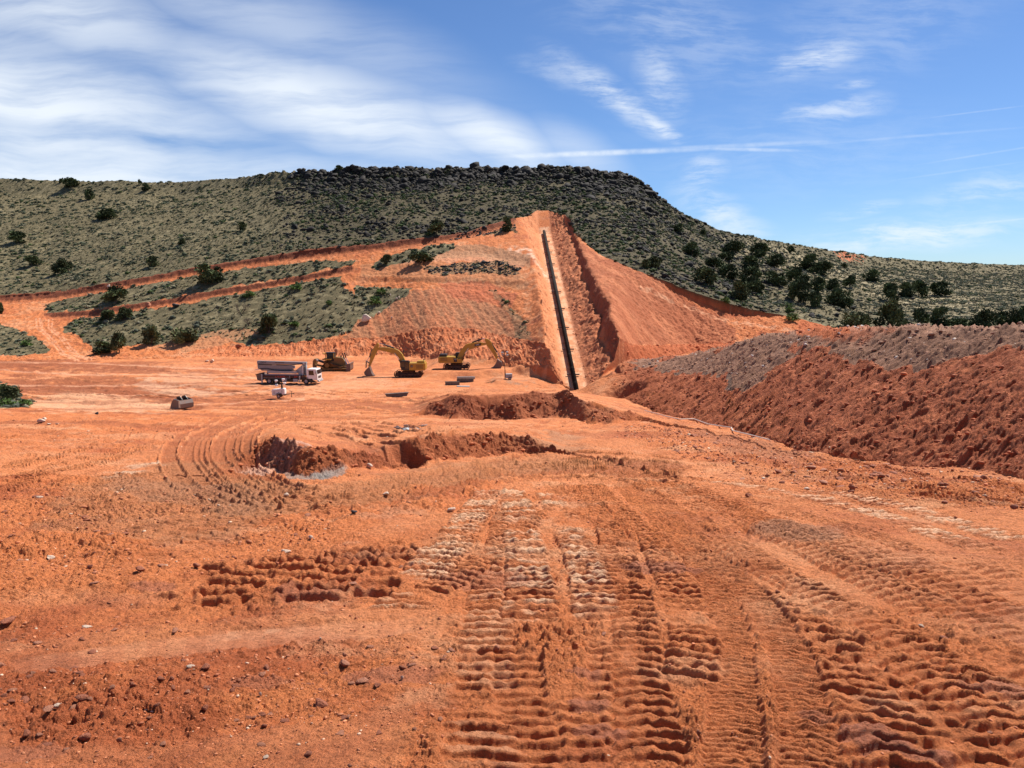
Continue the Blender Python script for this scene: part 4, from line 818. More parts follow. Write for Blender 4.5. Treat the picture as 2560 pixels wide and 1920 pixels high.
JD = [(81, 665, 34, 28, 'round dark juniper at the far left, above the upper dirt road'), (158, 685, 40, 40, 'tall oval dark juniper above the upper dirt road near the left edge'), (380, 667, 30, 28, 'small dark juniper above the upper dirt road, left of the widest tree'),
 (527, 706, 66, 54, 'widest dark juniper, standing just below the upper dirt road'), (288, 757, 60, 44, 'wide dark juniper at the left end of the strip between the roads'), (2, 784, 16, 30, 'dark juniper cut by the left edge beside the dirt ramp'),
 (270, 800, 44, 28, 'left half of a low juniper pair at the edge of the lower dirt road'), (312, 798, 40, 32, 'right half of a low juniper pair at the edge of the lower dirt road'), (379, 862, 48, 50, 'round olive juniper low in the scrub patch above the pit, left of its twin', 'olive'),
 (461, 857, 58, 50, 'spreading juniper low in the scrub patch above the pit, right of its twin', 'olive'), (298, 881, 36, 52, 'upright juniper at the bottom corner of the scrub patch beside the ramp'), (255, 882, 52, 30, 'low spreading juniper at the bottom corner of the scrub patch beside the ramp'),
 (673, 832, 56, 52, 'dark juniper in the middle of the large scrub patch'), (176, 469, 40, 26, 'broad dark juniper just under the skyline at the left'), (222, 499, 24, 26, 'small dark juniper below the left skyline tree'), (264, 548, 48, 32, 'wide dark juniper alone high on the left slope'),
 (350, 462, 9, 14, 'tiny juniper standing on the skyline in the dip of the ridge'), (364, 476, 22, 17, 'small dark juniper just below the skyline dip'), (44, 608, 42, 32, 'wide juniper at the left edge halfway up the slope'), (152, 457, 11, 11, 'tiny bush on the left skyline'),
 (607, 576, 24, 22, 'small dark juniper halfway up the slope left of the boulder field'), (454, 611, 18, 18, 'very small juniper alone in the middle of the left slope'), (1090, 586, 40, 38, 'dark juniper at the foot of the boulder slope beside the upper road'), (1267, 578, 28, 36, 'dark upright juniper beside the trench, at the top end of the upper road'),
 (967, 660, 24, 26, 'small conical juniper on the ledge where the two roads meet'), (1052, 657, 54, 30, 'low wide juniper on the ledge left of the pipe trench'), (848, 428, 20, 15, 'bush standing on the highest part of the rim skyline'),
 (1690, 580, 38, 24, 'dark round juniper high on the right shoulder of the mesa'), (1758, 590, 18, 18, 'small pale juniper right of the one high on the shoulder', 'olive'), (1730, 640, 40, 36, 'dark juniper at the upper left of the grove'), (1833, 642, 52, 42, 'large dark juniper at the top of the grove'),
 (1814, 652, 32, 24, 'small juniper tucked under the left side of the top tree'), (1898, 643, 48, 36, 'wide feathery juniper near the top of the grove'), (1935, 667, 52, 38, 'dark juniper below the feathery one, upper grove'), (1785, 670, 46, 28, 'low dark juniper at the left of the grove, second tier'),
 (1873, 673, 54, 34, 'wide juniper in the middle of the grove, second tier'), (1762, 712, 58, 46, 'large round juniper on the lower left side of the grove'), (1820, 696, 46, 38, 'dark juniper right of the large round one, third tier'), (1878, 711, 62, 44, 'broad juniper at the centre of the grove, third tier'),
 (1941, 713, 58, 42, 'broad dark juniper right of centre, third tier of the grove'), (1985, 706, 36, 42, 'upright juniper in the right half of the grove'), (2026, 678, 46, 44, 'tall dark juniper standing highest at the right of the grove'), (2056, 689, 48, 38, 'dark juniper leaning against the tall one at the right of the grove'),
 (2010, 722, 44, 36, 'juniper in the dense middle of the right grove'), (2042, 728, 42, 36, 'juniper at the lower middle of the right grove'), (2079, 726, 32, 36, 'upright juniper on the right edge of the grove'), (2124, 719, 32, 32, 'round juniper alone just right of the grove'),
 (2182, 705, 42, 32, 'pale-topped juniper on the open slope right of the grove'), (2224, 753, 44, 50, 'tall dark juniper left of the row of three'), (1996, 754, 52, 58, 'tall juniper at the lower edge of the grove'), (2037, 767, 34, 38, 'small round juniper at the lowest point of the grove'),
 (2100, 767, 62, 54, 'big broad juniper at the lower right of the grove'), (1878, 733, 44, 42, 'juniper at the lower centre of the grove'), (1846, 750, 48, 48, 'dark juniper at the lower left of the grove'), (1898, 737, 26, 30, 'slim juniper beside a bare trunk, lower grove'),
 (1635, 669, 42, 30, 'loose juniper on the slope left of the grove'), (1615, 670, 26, 22, 'small juniper left of the loose one, nearest the bowl-shaped cut'), (1976, 631, 18, 20, 'tiny juniper on the open grass above the grove'), (2109, 671, 14, 14, 'tiny dark bush on the open grass right of the grove'),
 (2263, 741, 42, 36, 'left tree of the row of three on the right slope'), (2297, 741, 46, 42, 'middle tree of the row of three on the right slope'), (2352, 739, 52, 38, 'right tree of the row of three on the right slope'), (2223, 824, 74, 76, 'tallest olive tree behind the spoil bank', 'olive'),
 (2144, 822, 62, 56, 'bushy olive tree behind the left end of the spoil bank crest', 'olive'), (2301, 812, 42, 44, 'dark tree behind the spoil bank right of the tallest olive one'), (2347, 820, 48, 54, 'tall dark tree behind the middle of the spoil bank crest'), (2392, 828, 58, 36, 'low bush hard against the spoil bank crest'),
 (2461, 826, 54, 56, 'dark tree behind the spoil bank near the right edge'), (2504, 820, 42, 42, 'smaller dark tree between the two near the right edge'), (2545, 816, 52, 62, 'tall dark tree behind the spoil bank at the right edge'), (2262, 822, 30, 26, 'small bush behind the spoil bank beside the tallest olive tree'), (2430, 822, 26, 22, 'small dark bush in a gap behind the spoil bank')]
for a in JD: juniper(a[0], a[1], a[2], a[3], a[5] if len(a) > 5 else 'dark', a[4])
for a in [(625, 742, 28, 17, 'rounded green bush below the lower dirt road'), (822, 762, 18, 13, 'bright green bush at the right side of the large scrub patch'), (740, 725, 32, 17, 'green bush just under the lower dirt road, right end'), (953, 738, 24, 20, 'green bush among rocks right of the footpath gap'), (938, 762, 30, 24, 'green bush below another among rocks near the white boulder'),
          (1814, 758, 24, 18, 'bright green bush at the edge of the bowl-shaped cut'), (1980, 803, 32, 22, 'grey-green bush above the thin dirt road, lowest of three'), (1973, 782, 24, 16, 'grey-green bush above the thin dirt road, middle of three'), (1972, 768, 18, 12, 'grey-green bush above the thin dirt road, top of three'), (737, 816, 26, 15, 'green bush in the lower middle of the large scrub patch'), (65, 864, 26, 16, 'green bush in the patch left of the dirt ramp')]:
    juniper(*a[:4], 'green', a[4])
for a in [(603, 785, 60, 42, 'bare grey dead shrub in the large scrub patch'), (624, 815, 44, 34, 'smaller dead shrub just below the bare grey one')]: juniper(*a[:4], 'dead', a[4])
for a in [(8, 984, 34, 26, 'green', 'green bush behind the grey one at the left edge of the pit floor'), (22, 1000, 52, 40, 'olive', 'dark grey-green bush at the left edge of the pit floor'), (60, 1014, 40, 18, 'green', 'low green bush right of the grey one at the left edge of the pit floor'), (14, 1014, 44, 20, 'green', 'low green bush in front of the grey one at the left edge')]:
    juniper(*a[:4], a[4], a[5], first=LROW['G1'])
# ---- named rocks and foreground stones
def cmat(name, c): return mat(name, c, .85, var=.25, vs=2.5, bump=.03, bs=6)
M_PALE = cmat('pale_rock', (.62, .45, .33)); M_RED = cmat('red_rock', (.30, .095, .045)); M_BLACK = cmat('black_rock', (.05, .045, .045)); M_BROWN = cmat('brown_rock', (.38, .15, .08)); M_CREAM = cmat('cream_rock', (.72, .58, .44))
RS = {}
def rock(x, y, w, h, m_, label, name='boulder', cat='rock', group=None, seed=0, first=0, sink=.15):
    k_ = (m_.name, seed % 7)
    if k_ not in RS:
        me = mesh_np(name, *rockproto(2, 300+seed % 7, 12, .04), None, m_); RS[k_] = me
    p = at(x, y, first=first); d = math.hypot(p.y, p.x)/FPX if False else p.y/FPX
    o = bpy.data.objects.new(name, RS[k_]); COL.objects.link(o); sx = w*d/2/.95; sz_ = h*d/2/.7
    o.scale = (sx, sx*.9, sz_); o.location = (p.x, p.y, p.z+sz_*.7*(1-2*sink)); o.rotation_euler = (0, 0, seed*1.7); tag(o, label, cat, group); return o
rock(917, 804, 28, 22, M_CREAM, 'large pale boulder at the corner of the scrub patch', first=C0R); rock(372, 766, 18, 13, M_BROWN, 'brown boulder on the verge of the lower dirt road', first=C0R, seed=1); rock(441, 768, 22, 13, M_BLACK, 'black boulder beside the lower dirt road', first=C0R, seed=2)
rock(597, 872, 24, 14, M_RED, 'red-brown boulder on the lip of the cut above the pit', first=C0R, seed=3); rock(272, 718, 9, 8, M_CREAM, 'small white boulder on the upper dirt road', first=C0R, seed=4)
rock(530, 906, 15, 11, M_CREAM, 'whitish boulder, right one of the pair at the back of the pit floor', seed=5); rock(516, 905, 12, 7, M_PALE, 'flat whitish rock, left one of the pair at the back of the pit floor', seed=6)
for i, (x, y, s) in enumerate([(992, 748, 7), (998, 744, 6), (949, 784, 9), (980, 796, 7), (976, 738, 5), (1089, 808, 5), (850, 835, 5), (974, 770, 5)]): rock(x, y, s, s*.8, M_CREAM, 'small white rock at the right edge of the scrub patch', first=C0R, seed=i, group='small white rocks along the edge of the scrub patch', name='small_rock')
for i, (x, y, w, h, m_, lb) in enumerate([(104, 1056, 24, 11, M_PALE, 'flat pale rock in a cluster on the left of the pit floor'), (112, 1049, 12, 7, M_CREAM, 'white rock lying behind the flat pale one on the left'), (123, 1062, 11, 6, M_CREAM, 'small white rock right of the flat pale one'), (143, 1062, 13, 6, M_PALE, 'oval whitish rock alone at the right of the cluster'),
        (243, 1036, 11, 8, M_BLACK, 'small black rock on the left of the pit floor'), (964, 1238, 26, 12, M_PALE, 'rounded pale rock on the crest beside the haul road'), (1128, 1278, 26, 14, M_PALE, 'pale flat-topped rock on the smooth patch below the haul road'), (924, 1170, 22, 14, M_PALE, 'pale rock at the foot of the dark bank'),
        (715, 1380, 30, 8, M_PALE, 'thin pale slab on the rough ridge'), (353, 1430, 32, 20, M_RED, 'dark red block on the rough ground at left'), (492, 1420, 34, 17, M_RED, 'dark red block above the damp hollow'), (226, 1420, 26, 12, M_RED, 'low red stone at the far left of the rough ridge'),
        (512, 1778, 30, 26, M_RED, 'upright pyramid-shaped red stone in the foreground'), (208, 1850, 44, 24, M_RED, 'largest red block at the lower left of the foreground'), (64, 1843, 30, 22, M_RED, 'red stone at the lower left edge'), (801, 1766, 52, 22, M_RED, 'wide wedge-shaped red stone near the lower middle'),
        (122, 1778, 38, 14, M_BROWN, 'flat brown stone at the left foreground'), (434, 1728, 26, 20, M_RED, 'dark red stone, lower of two close together'), (428, 1702, 24, 16, M_RED, 'dark red stone, upper of two close together'), (651, 1740, 11, 16, M_CREAM, 'small white chip standing upright'),
        (1004, 1698, 12, 16, M_CREAM, 'small white chip beside the damp pan'), (512, 1672, 30, 15, M_RED, 'long dark red stone in the foreground gravel'), (665, 1672, 26, 12, M_RED, 'dark red stone right of the long one'), (860, 1798, 24, 10, M_RED, 'low red stone right of the wedge-shaped one'),
        (20, 1560, 52, 18, M_RED, 'flat dark red slab at the left edge'), (1240, 1625, 26, 18, M_BROWN, 'mud-covered brown lump between the wheel tracks'), (2130, 1226, 26, 20, M_RED, 'blocky red stone below the spoil bank'), (883, 1282, 22, 12, M_BLACK, 'dark stone on the rubble ridge'), (715, 1240, 16, 10, M_PALE, 'pale stone beside the curved wheel tracks')]):
    rock(x, y, w, h, m_, lb, name='stone', seed=i)
# stones: 260 countable ones share labels by place, the gravel and crumbs are stuff
sd_ = nearY*(.1+rough)*(1-calm)*(Yg > 5)*infr*(PYg > 1045); sd_ = sd_/np.maximum(Yg, 5)**1.1*(1-.8*TRK)*(.3+1.4*smooth(blur(poly((-200, 1560), (1100, 1540), (1100, 2000), (-200, 2000)), 20)+blur(poly((-200, 1240), (700, 1200), (900, 1400), (-200, 1500)), 12), .2, .8)+1.5*poly((1560, 1060), (2900, 1190), (2900, 1330), (1900, 1210), (1560, 1090)))
NQ = 20000
qpos, qi, qj = sample(sd_, NQ); qs2 = np.clip(rng.gamma(1.25, .0095, NQ)+.005, .005, .075)*np.sqrt(qpos[:, 1]/8)*.9; qs2 = np.minimum(qs2, .30)
strip = poly((1560, 1060), (2900, 1190), (2900, 1330), (1900, 1210), (1560, 1090))[qi, qj] > 0; qs2 = np.where(strip, qs2*1.5, qs2)
pal = rng.random(NQ); qc_ = np.where((pal < .05)[:, None], [.62, .42, .28], np.where((pal < .45)[:, None], [.34, .11, .05], [.52, .19, .085]))*rng.uniform(.7, 1.2, (NQ, 1)); qr = rng.uniform(0, 6.28, NQ)
qsc = np.stack([qs2*rng.uniform(.8, 1.5, NQ), qs2*rng.uniform(.7, 1.2, NQ), qs2*rng.uniform(.5, 1.1, NQ)], 1)
oo = np.argsort(-qs2/qpos[:, 1]); bi_, ri_ = oo[:260], oo[260:]
mk('gravel', scatter(rp1, qpos[ri_]+[0, 0, .004], qsc[ri_], qr[ri_], qc_[ri_]), M_STONE, 'loose red gravel and clods scattered over the churned ground', 'gravel')
qx, qy = proj(qpos[:, 0], qpos[:, 1], qpos[:, 2])
QM = {k_: [mesh_np('stone', *rockproto(2, 400+s, 12, .05), None, m_) for s in range(3)] for k_, m_ in (('pale', M_PALE), ('dark red', M_RED), ('brown', M_BROWN))}
for q, i in enumerate(bi_):
    kd = 'pale' if pal[i] < .05 else 'dark red' if pal[i] < .6 else 'brown'; o = bpy.data.objects.new('stone', QM[kd][q % 3]); COL.objects.link(o); o.location = tuple(qpos[i]+[0, 0, .2*qsc[i, 2]]); o.scale = tuple(qsc[i]); o.rotation_euler = (0, 0, float(qr[i]))
    x, y = qx[i], qy[i]; zn = 'in the rubble strip below the spoil bank' if strip[i] else 'in the left foreground gravel' if (y > 1560 and x < 1080) else 'in the churned mud of the middle foreground' if (y > 1450 and x < 1800) else 'on the rutted ground at the lower right' if y > 1450 else 'on the rough ridge at the left' if x < 1050 else 'between the wheel tracks below the haul road'
    tag(o, 'small angular '+kd+' stone '+zn, 'stone', kd+' stones '+zn)
# rubble on the banks, spoil bank and cut
rd_ = np.clip(bank*1.0+bank2*.8+berm*.5+cut*.25+rightwall*.4+V6*1.0*far+V7*.8*far, 0, 1)*infr*(1-smooth(Yg, 235, 245))
NRB = 9000
rpos, r_i, r_j = sample(rd_, NRB); rs2 = np.clip(rng.gamma(2, .075, NRB), .06, .7); bm_ = (berm*gpol)[r_i, r_j] > .5; dk = (V6+V7)[r_i, r_j]*far[r_i, r_j] > .5; rs2 = np.minimum(rs2, np.where(berm[r_i, r_j] > .5, .32, .7)); rs2 = np.minimum(rs2, .05+rpos[:, 1]*.004); rs2 = np.where(dk, rs2*1.8, rs2)
Cloc = np.stack([Cc[c][r_i, r_j] for c in range(3)], 1); rc2 = Cloc*rng.uniform(.7, 1.25, (NRB, 1)); rc2 = np.where(dk[:, None], np.array([.032, .028, .028])*rng.uniform(.6, 1.6, (NRB, 1)), rc2); rc2 = np.where((bm_ & (rng.random(NRB) < .12))[:, None], [.6, .5, .42], rc2)
mk('rubble', scatter(rp1, rpos, np.stack([rs2, rs2*.9, rs2*.7], 1), rng.uniform(0, 6.28, NRB), rc2), M_STONE, 'broken rock and clods lying on the banks and cut faces', 'rubble')
# ---------------------------------------------------------------- machines
YEL = mat('yellow_paint', (.42, .235, .018), .42, var=.12, dirt=.18, vs=1.5, spec=.5); YDK = mat('dusty_yellow', (.20, .105, .022), .6, var=.3, dirt=.2, vs=2)
TRKM = mat('track_steel', (.030, .018, .014), .7, metal=.3, var=.4, dirt=.3, vs=3, bump=.02); BLK = mat('black_paint', (.018, .017, .018), .45); GLS = mat('dark_glass', (.01, .012, .014), .08, spec=.8)
STL = mat('bare_steel', (.13, .105, .095), .55, metal=.4, var=.3, dirt=.3, vs=3); CHR = mat('chrome', (.7, .7, .7), .2, metal=1); WHT = mat('white_paint', (.76, .74, .71), .4, var=.08, dirt=.16, vs=2); GRY = mat('grey_boom_paint', (.24, .235, .24), .45, var=.1)
LGR = mat('light_grey', (.36, .36, .355), .5, var=.1); REDP = mat('dark_red_paint', (.055, .012, .012), .4, var=.15); RUB = mat('rubber', (.022, .020, .019), .85, dirt=.12, var=.2); RIM_ = mat('wheel_rim', (.42, .36, .34), .5, var=.15); LAMP = mat('lamp_glass', (.85, .87, .88), .15, spec=.8)
PIPEM = mat('rusty_pipe', (.016, .009, .006), .85, var=.45, vs=1.3, spec=.15); LGT = mat('lettering_red', (.42, .05, .035), .5); PLK = mat('weathered_steel', (.15, .12, .10), .7, var=.35, vs=2); GRN = mat('grey_green_steel', (.30, .31, .26), .65, var=.25, vs=2)
def wheel(parent, c, r, w, name='wheel', side=-1):
    x, y, z = c; t = MB(); n = 24; prof = [(r*.58, -.5), (r*.92, -.5), (r, -.36), (r, .36), (r*.92, .5), (r*.58, .5)]
    vs = []; fs = []
    for i in range(n):
        a = i*2*math.pi/n
        for (q, h) in prof: vs.append((x+q*math.cos(a), y+h*w, z+q*math.sin(a)))
    k = len(prof)
    for i in range(n):
        for j in range(k): fs.append((i*k+j, i*k+(j+1) % k, ((i+1) % n)*k+(j+1) % k, ((i+1) % n)*k+j))
    t.add(vs, fs); wo = t.build(name, RUB, parent)
    rm = MB(); rm.cyl((x, y-w*.32, z), (x, y+w*.32, z), r*.6, 20); rm.cyl((x, y+side*w*.34, z), (x, y+side*w*.46, z), r*.24, 10); rm.build('rim', RIM_, wo); return wo
def trackunit(parent, L_, h, y, w, sprocket=None, pts=None):
    r = h/2
    if pts is None:
        pts = [(-L_/2+r+(-r)*math.sin(t), r-r*math.cos(t)) for t in [i*math.pi/8 for i in range(9)]]
        pts = [(-L_/2+r-r*math.sin(t), r-r*math.cos(t)) for t in [i*math.pi/8 for i in range(9)]]+[(L_/2-r+r*math.sin(t), r+r*math.cos(t)) for t in [i*math.pi/8 for i in range(9)]]
    b = MB(); n = len(pts); inn = []
    cx = sum(p[0] for p in pts)/n; cz = sum(p[1] for p in pts)/n
    inn = [(cx+(p[0]-cx)*(1-.10/max(.3, math.hypot(p[0]-cx, p[1]-cz))), cz+(p[1]-cz)*(1-.11/max(.2, math.hypot(p[0]-cx, p[1]-cz)))) for p in pts]
    vs = [(x, yy, z) for yy in (y-w/2, y+w/2) for x, z in pts]+[(x, yy, z) for yy in (y-w/2, y+w/2) for x, z in inn]
    fs = []
    for i in range(n):
        j = (i+1) % n; fs += [(i, j, n+j, n+i), (2*n+i, 3*n+i, 3*n+j, 2*n+j), (i, 2*n+i, 2*n+j, j), (n+i, n+j, 3*n+j, 3*n+i)]
    b.add(vs, fs)
    for i in range(n):   # grouser bars
        a, c = pts[i], pts[(i+1) % n]; l = math.hypot(c[0]-a[0], c[1]-a[1]); m_ = max(1, int(l/.2)); dx, dz = (c[0]-a[0])/l, (c[1]-a[1])/l
        for q in range(m_):
            t = (q+.5)/m_; px, pz = a[0]+(c[0]-a[0])*t, a[1]+(c[1]-a[1])*t; ox, oz = dz, -dx
            if (px-cx)*ox+(pz-cz)*oz < 0: ox, oz = -ox, -oz
            b.add([(px-dx*.02, y-w/2, pz-dz*.02), (px+dx*.02, y-w/2, pz+dz*.02), (px+ox*.045, y-w/2, pz+oz*.045), (px-dx*.02, y+w/2, pz-dz*.02), (px+dx*.02, y+w/2, pz+dz*.02), (px+ox*.045, y+w/2, pz+oz*.045)], [(0, 1, 2), (3, 5, 4), (0, 3, 4, 1), (1, 4, 5, 2), (2, 5, 3, 0)])
    tr = b.build('track', TRKM, parent); f = MB()
    if sprocket is None:
        f.box((0, y, h*.42), (L_*.80, w*.55, h*.34)); f.cyl((-L_/2+r, y-w*.38, r), (-L_/2+r, y+w*.38, r), r*.62, 14); f.cyl((L_/2-r, y-w*.38, r), (L_/2-r, y+w*.38, r), r*.62, 14)
        for i in range(6): f.cyl((-L_*.3+i*L_*.12, y-w*.36, .22), (-L_*.3+i*L_*.12, y+w*.36, .22), .16, 10)
    else:
        f.box((0, y, .42), (4.1, w*.6, .28)); f.cyl((sprocket[0], y-w*.55, sprocket[1]), (sprocket[0], y+w*.55, sprocket[1]), .46, 16)
        for i in range(7): f.cyl((-1.7+i*.57, y-w*.4, .26), (-1.7+i*.57, y+w*.4, .26), .2, 10)
        for x in (-2.15, 2.0): f.cyl((x, y-w*.4, .42), (x, y+w*.4, .42), .33, 14)
    f.build('track_frame', YDK if sprocket else TRKM, tr); return tr
def textmesh(txt, size, name, material, parent, loc, rot, ext=.004, sx=1.0):
    cu_ = bpy.data.curves.new('t', 'FONT'); cu_.body = txt; cu_.size = size; cu_.extrude = ext; cu_.align_x = 'CENTER'; cu_.align_y = 'CENTER'; cu_.offset = size*.018
    to = bpy.data.objects.new('t', cu_); COL.objects.link(to); bpy.context.view_layer.update()
    me = bpy.data.meshes.new_from_object(to.evaluated_get(bpy.context.evaluated_depsgraph_get())); bpy.data.objects.remove(to); me.materials.clear(); me.materials.append(material)
    o = bpy.data.objects.new(name, me); COL.objects.link(o); o.parent = parent; o.location = loc; o.rotation_euler = rot; o.scale = (sx, 1, 1); return o
def tube(pts, r, n=8): return MB().tube([Vector(p) for p in pts], r, n)
# local frame of every machine: x ahead, z up; the camera looks along its y axis
def excavator(loc, rz, near_cab, boom, stick, bucket, cyl, body, label, sc=1.0):
    o = empty('excavator', loc, rz); o.scale = (sc,)*3; cs = 1 if near_cab else -1; s = near_cab  # near_cab: sign of the side towards the camera
    for y in (-1.3, 1.3): trackunit(o, 5.05, 1.15, y, .6)
    MB().box((0, 0, .8), (2.2, 2.1, .5)).cyl((0, 0, 1.0), (0, 0, 1.25), .75, 20).build('undercarriage', TRKM, o)
    x0, x1, z0, z1, zt = body
    b = MB(); b.prism([(x0, z0), (x0-.12, z0+.25), (x0-.1, z1), (x1-1.5, z1), (x1-1.5, z0)], -1.45, 1.45); b.prism([(x1-1.5, z0), (x1-1.5, z1-.35), (x1-.3, z1-.35), (x1-.1, z0)], -1.45, 1.45); h = b.build('house', YEL, o, .05)
    MB().prism([(x0+.05, z1+.002), (x0+.1, zt), (x0+1.45, zt), (x0+1.5, z1+.002)], -1.1, 1.1).build('engine_hood', YEL if s > 0 else BLK, h, .06)
    g = MB(); sd = -1.465 if s < 0 else 1.465
    for i in range(4): g.box((x0+.95, s*1.462, z0+.42+i*.19), (1.3, .03, .06))
    g.build('grille', BLK, h); MB().box((x0+.3, 0, zt+.12), (.15, .15, .3)).build('exhaust', BLK, h)
    t = MB(); 
    for q in (0, 1): t.tube([Vector((x0+.2+q*0, (1 if q else -1)*1.2, z1)), Vector((x0+.2, (1 if q else -1)*1.2, z1+.35)), Vector((x1-1.7, (1 if q else -1)*1.2, z1+.35)), Vector((x1-1.7, (1 if q else -1)*1.2, z1))], .025, 6)
    t.build('handrail', BLK, h)
    cy = 1.0 if s > 0 else -1.0   # cab sits on the left of the machine
    cy = .98; c = MB(); c.prism([(-.32, 1.3), (-.34, 2.95), (-.2, 3.08), (1.15, 3.08), (1.36, 2.8), (1.38, 1.95), (1.1, 1.3)], cy-.48, cy+.48); cb = c.build('cab', BLK, o, .05)
    MB().prism([(.55, 1.95), (.55, 2.85), (1.08, 2.85), (1.25, 2.7), (1.27, 1.95)], cy+.485, cy+.50).build('window', GLS, cb); MB().prism([(-.2, 1.6), (-.2, 2.85), (.45, 2.85), (.45, 1.6)], cy+.485, cy+.50).build('window', GLS, cb)
    MB().box((1.385, cy, 2.3), (.02, .8, 1.0)).build('windscreen', GLS, cb)
    bm_ = MB().prism(boom, -.34, .34).build('boom', YEL, o, .03)
    MB().prism(stick, -.26, .26).build('stick', YEL, o, .03)
    bk = MB(); bk.prism(bucket, -.78, .78); bo = bk.build('bucket', STL, o, .03); tt = MB(); tip = min(bucket, key=lambda p: p[1]+abs(p[0])*.1)
    tips = cyl['teeth']
    for i in range(5): tt.prism([tips[0], tips[1], tips[2]], -.7+i*.33, -.58+i*.33)
    tt.build('teeth', STL, bo)
    for k_, nm in (('arm', 'stick_cylinder'), ('buck', 'bucket_cylinder')):
        a, m_, c_ = [Vector((p[0], 0, p[1])) for p in cyl[k_]]; y_ = Vector((0, 0, 0)); q = MB().cyl(a, m_, .13, 12).build(nm, BLK, o); MB().cyl(m_, c_, .06, 10).build('rod', CHR, q)
    for y in (-.5, .5):
        a, m_, c_ = [Vector((p[0], y, p[1])) for p in cyl['lift']]; q = MB().cyl(a, m_, .13, 12).build('lift_cylinder', YDK, o); MB().cyl(m_, c_, .06, 10).build('rod', CHR, q)
    lk = MB(); 
    for a, b2 in cyl['link']: lk.tube([Vector((a[0], .3, a[1])), Vector((b2[0], .3, b2[1]))], .06); lk.tube([Vector((a[0], -.3, a[1])), Vector((b2[0], -.3, b2[1]))], .06)
    lk.build('linkage', STL, o); tag(o, label, 'excavator'); return o, bm_, h
pL = PP['excL']; boomL = [(.35, 1.9), (.62, 3.1), (1.16, 4.25), (1.75, 4.88), (2.47, 5.2), (3.84, 5.4), (5.3, 5.5), (5.65, 5.3), (5.56, 4.98), (4.1, 4.68), (2.65, 4.22), (1.9, 3.75), (1.5, 3.1), (1.35, 2.1), (1.0, 1.8)]
stickL = [(5.45, 5.95), (5.62, 6.28), (5.98, 6.04), (6.9, 4.6), (7.12, 3.36), (7.5, 1.87), (7.17, 1.85), (6.93, 2.35), (6.1, 4.1), (5.6, 4.95)]
buckL = [(7.2, 1.95), (7.83, 1.35), (8.22, .85), (8.1, .4), (7.7, .12), (7.1, .06), (6.55, .28), (6.85, .8), (6.95, 1.2)]
eL, bl, hl = excavator((pL.x, pL.y, pL.z), math.pi, 1, boomL, stickL, buckL, dict(arm=[(2.6, 5.3), (4.5, 5.95), (5.5, 6.15)], buck=[(6.7, 5.1), (7.25, 3.6), (7.85, 2.9)], lift=[(1.0, 1.8), (1.7, 3.2), (2.5, 4.4)], link=[((7.85, 2.9), (7.3, 2.5)), ((7.85, 2.9), (7.95, 1.6))], teeth=[(6.58, .30), (6.72, .12), (6.3, .12)]),
          (-3.15, 1.35, 1.27, 2.62, 2.98), 'yellow excavator facing left with its boom arched over and bucket on the ground')
pR = PP['excR']; boomR = [(.1, 1.9), (.2, 2.4), (.75, 3.55), (1.76, 4.7), (2.95, 5.0), (4.5, 5.1), (5.55, 4.95), (5.75, 4.75), (5.5, 4.6), (3.6, 4.15), (2.3, 3.6), (1.57, 3.0), (1.07, 2.2), (.8, 1.8)]
stickR = [(5.35, 5.75), (5.6, 5.82), (6.05, 5.7), (6.55, 5.3), (7.0, 4.25), (7.7, 2.75), (7.9, 2.05), (7.5, 1.9), (7.2, 2.5), (6.35, 3.8), (5.75, 4.5)]
buckR = [(7.75, 1.95), (8.1, 1.7), (8.6, 1.35), (8.75, .65), (8.35, .1), (7.5, .05), (6.8, .2), (7.35, .8), (7.6, 1.3)]
eR, br_, hr_ = excavator((pR.x, pR.y, pR.z), 0, -1, boomR, stickR, buckR, dict(arm=[(2.95, 5.05), (4.9, 5.75), (5.45, 5.75)], buck=[(6.75, 4.75), (7.75, 3.2), (8.15, 2.5)], lift=[(1.0, 1.7), (1.6, 2.9), (2.3, 4.0)], link=[((8.15, 2.5), (7.75, 2.3)), ((8.15, 2.5), (8.5, 1.45))], teeth=[(6.85, .32), (6.95, .10), (6.5, .14)]),
          (-3.3, 1.25, 1.25, 2.42, 2.9), 'yellow excavator facing right on the raised bench, black badge on its boom', 1.0)
badge = MB().prism([(3.5, 4.32), (3.42, 4.72), (4.75, 4.95), (4.65, 4.55)], -.352, -.345).build('badge', BLK, br_); textmesh('CAT', .34, 'lettering', WHT, badge, (4.02, -.358, 4.63), (R(90), R(-9), 0))
bd2 = MB().prism([(-.45, 1.45), (-.5, 2.2), (.15, 2.2), (.15, 1.45)], -1.475, -1.463).build('badge', BLK, hr_); textmesh('349', .30, 'lettering', LGR, bd2, (-.16, -1.48, 1.98), (R(90), 0, 0)); textmesh('F', .2, 'lettering', LGR, bd2, (-.1, -1.48, 1.65), (R(90), 0, 0))
bd3 = MB().box((-.75, 1.47, 2.05), (.42, .015, .36)).build('badge', BLK, hl); textmesh('CAT', .17, 'lettering', WHT, bd3, (-.75, 1.485, 2.05), (R(90), 0, R(180)))
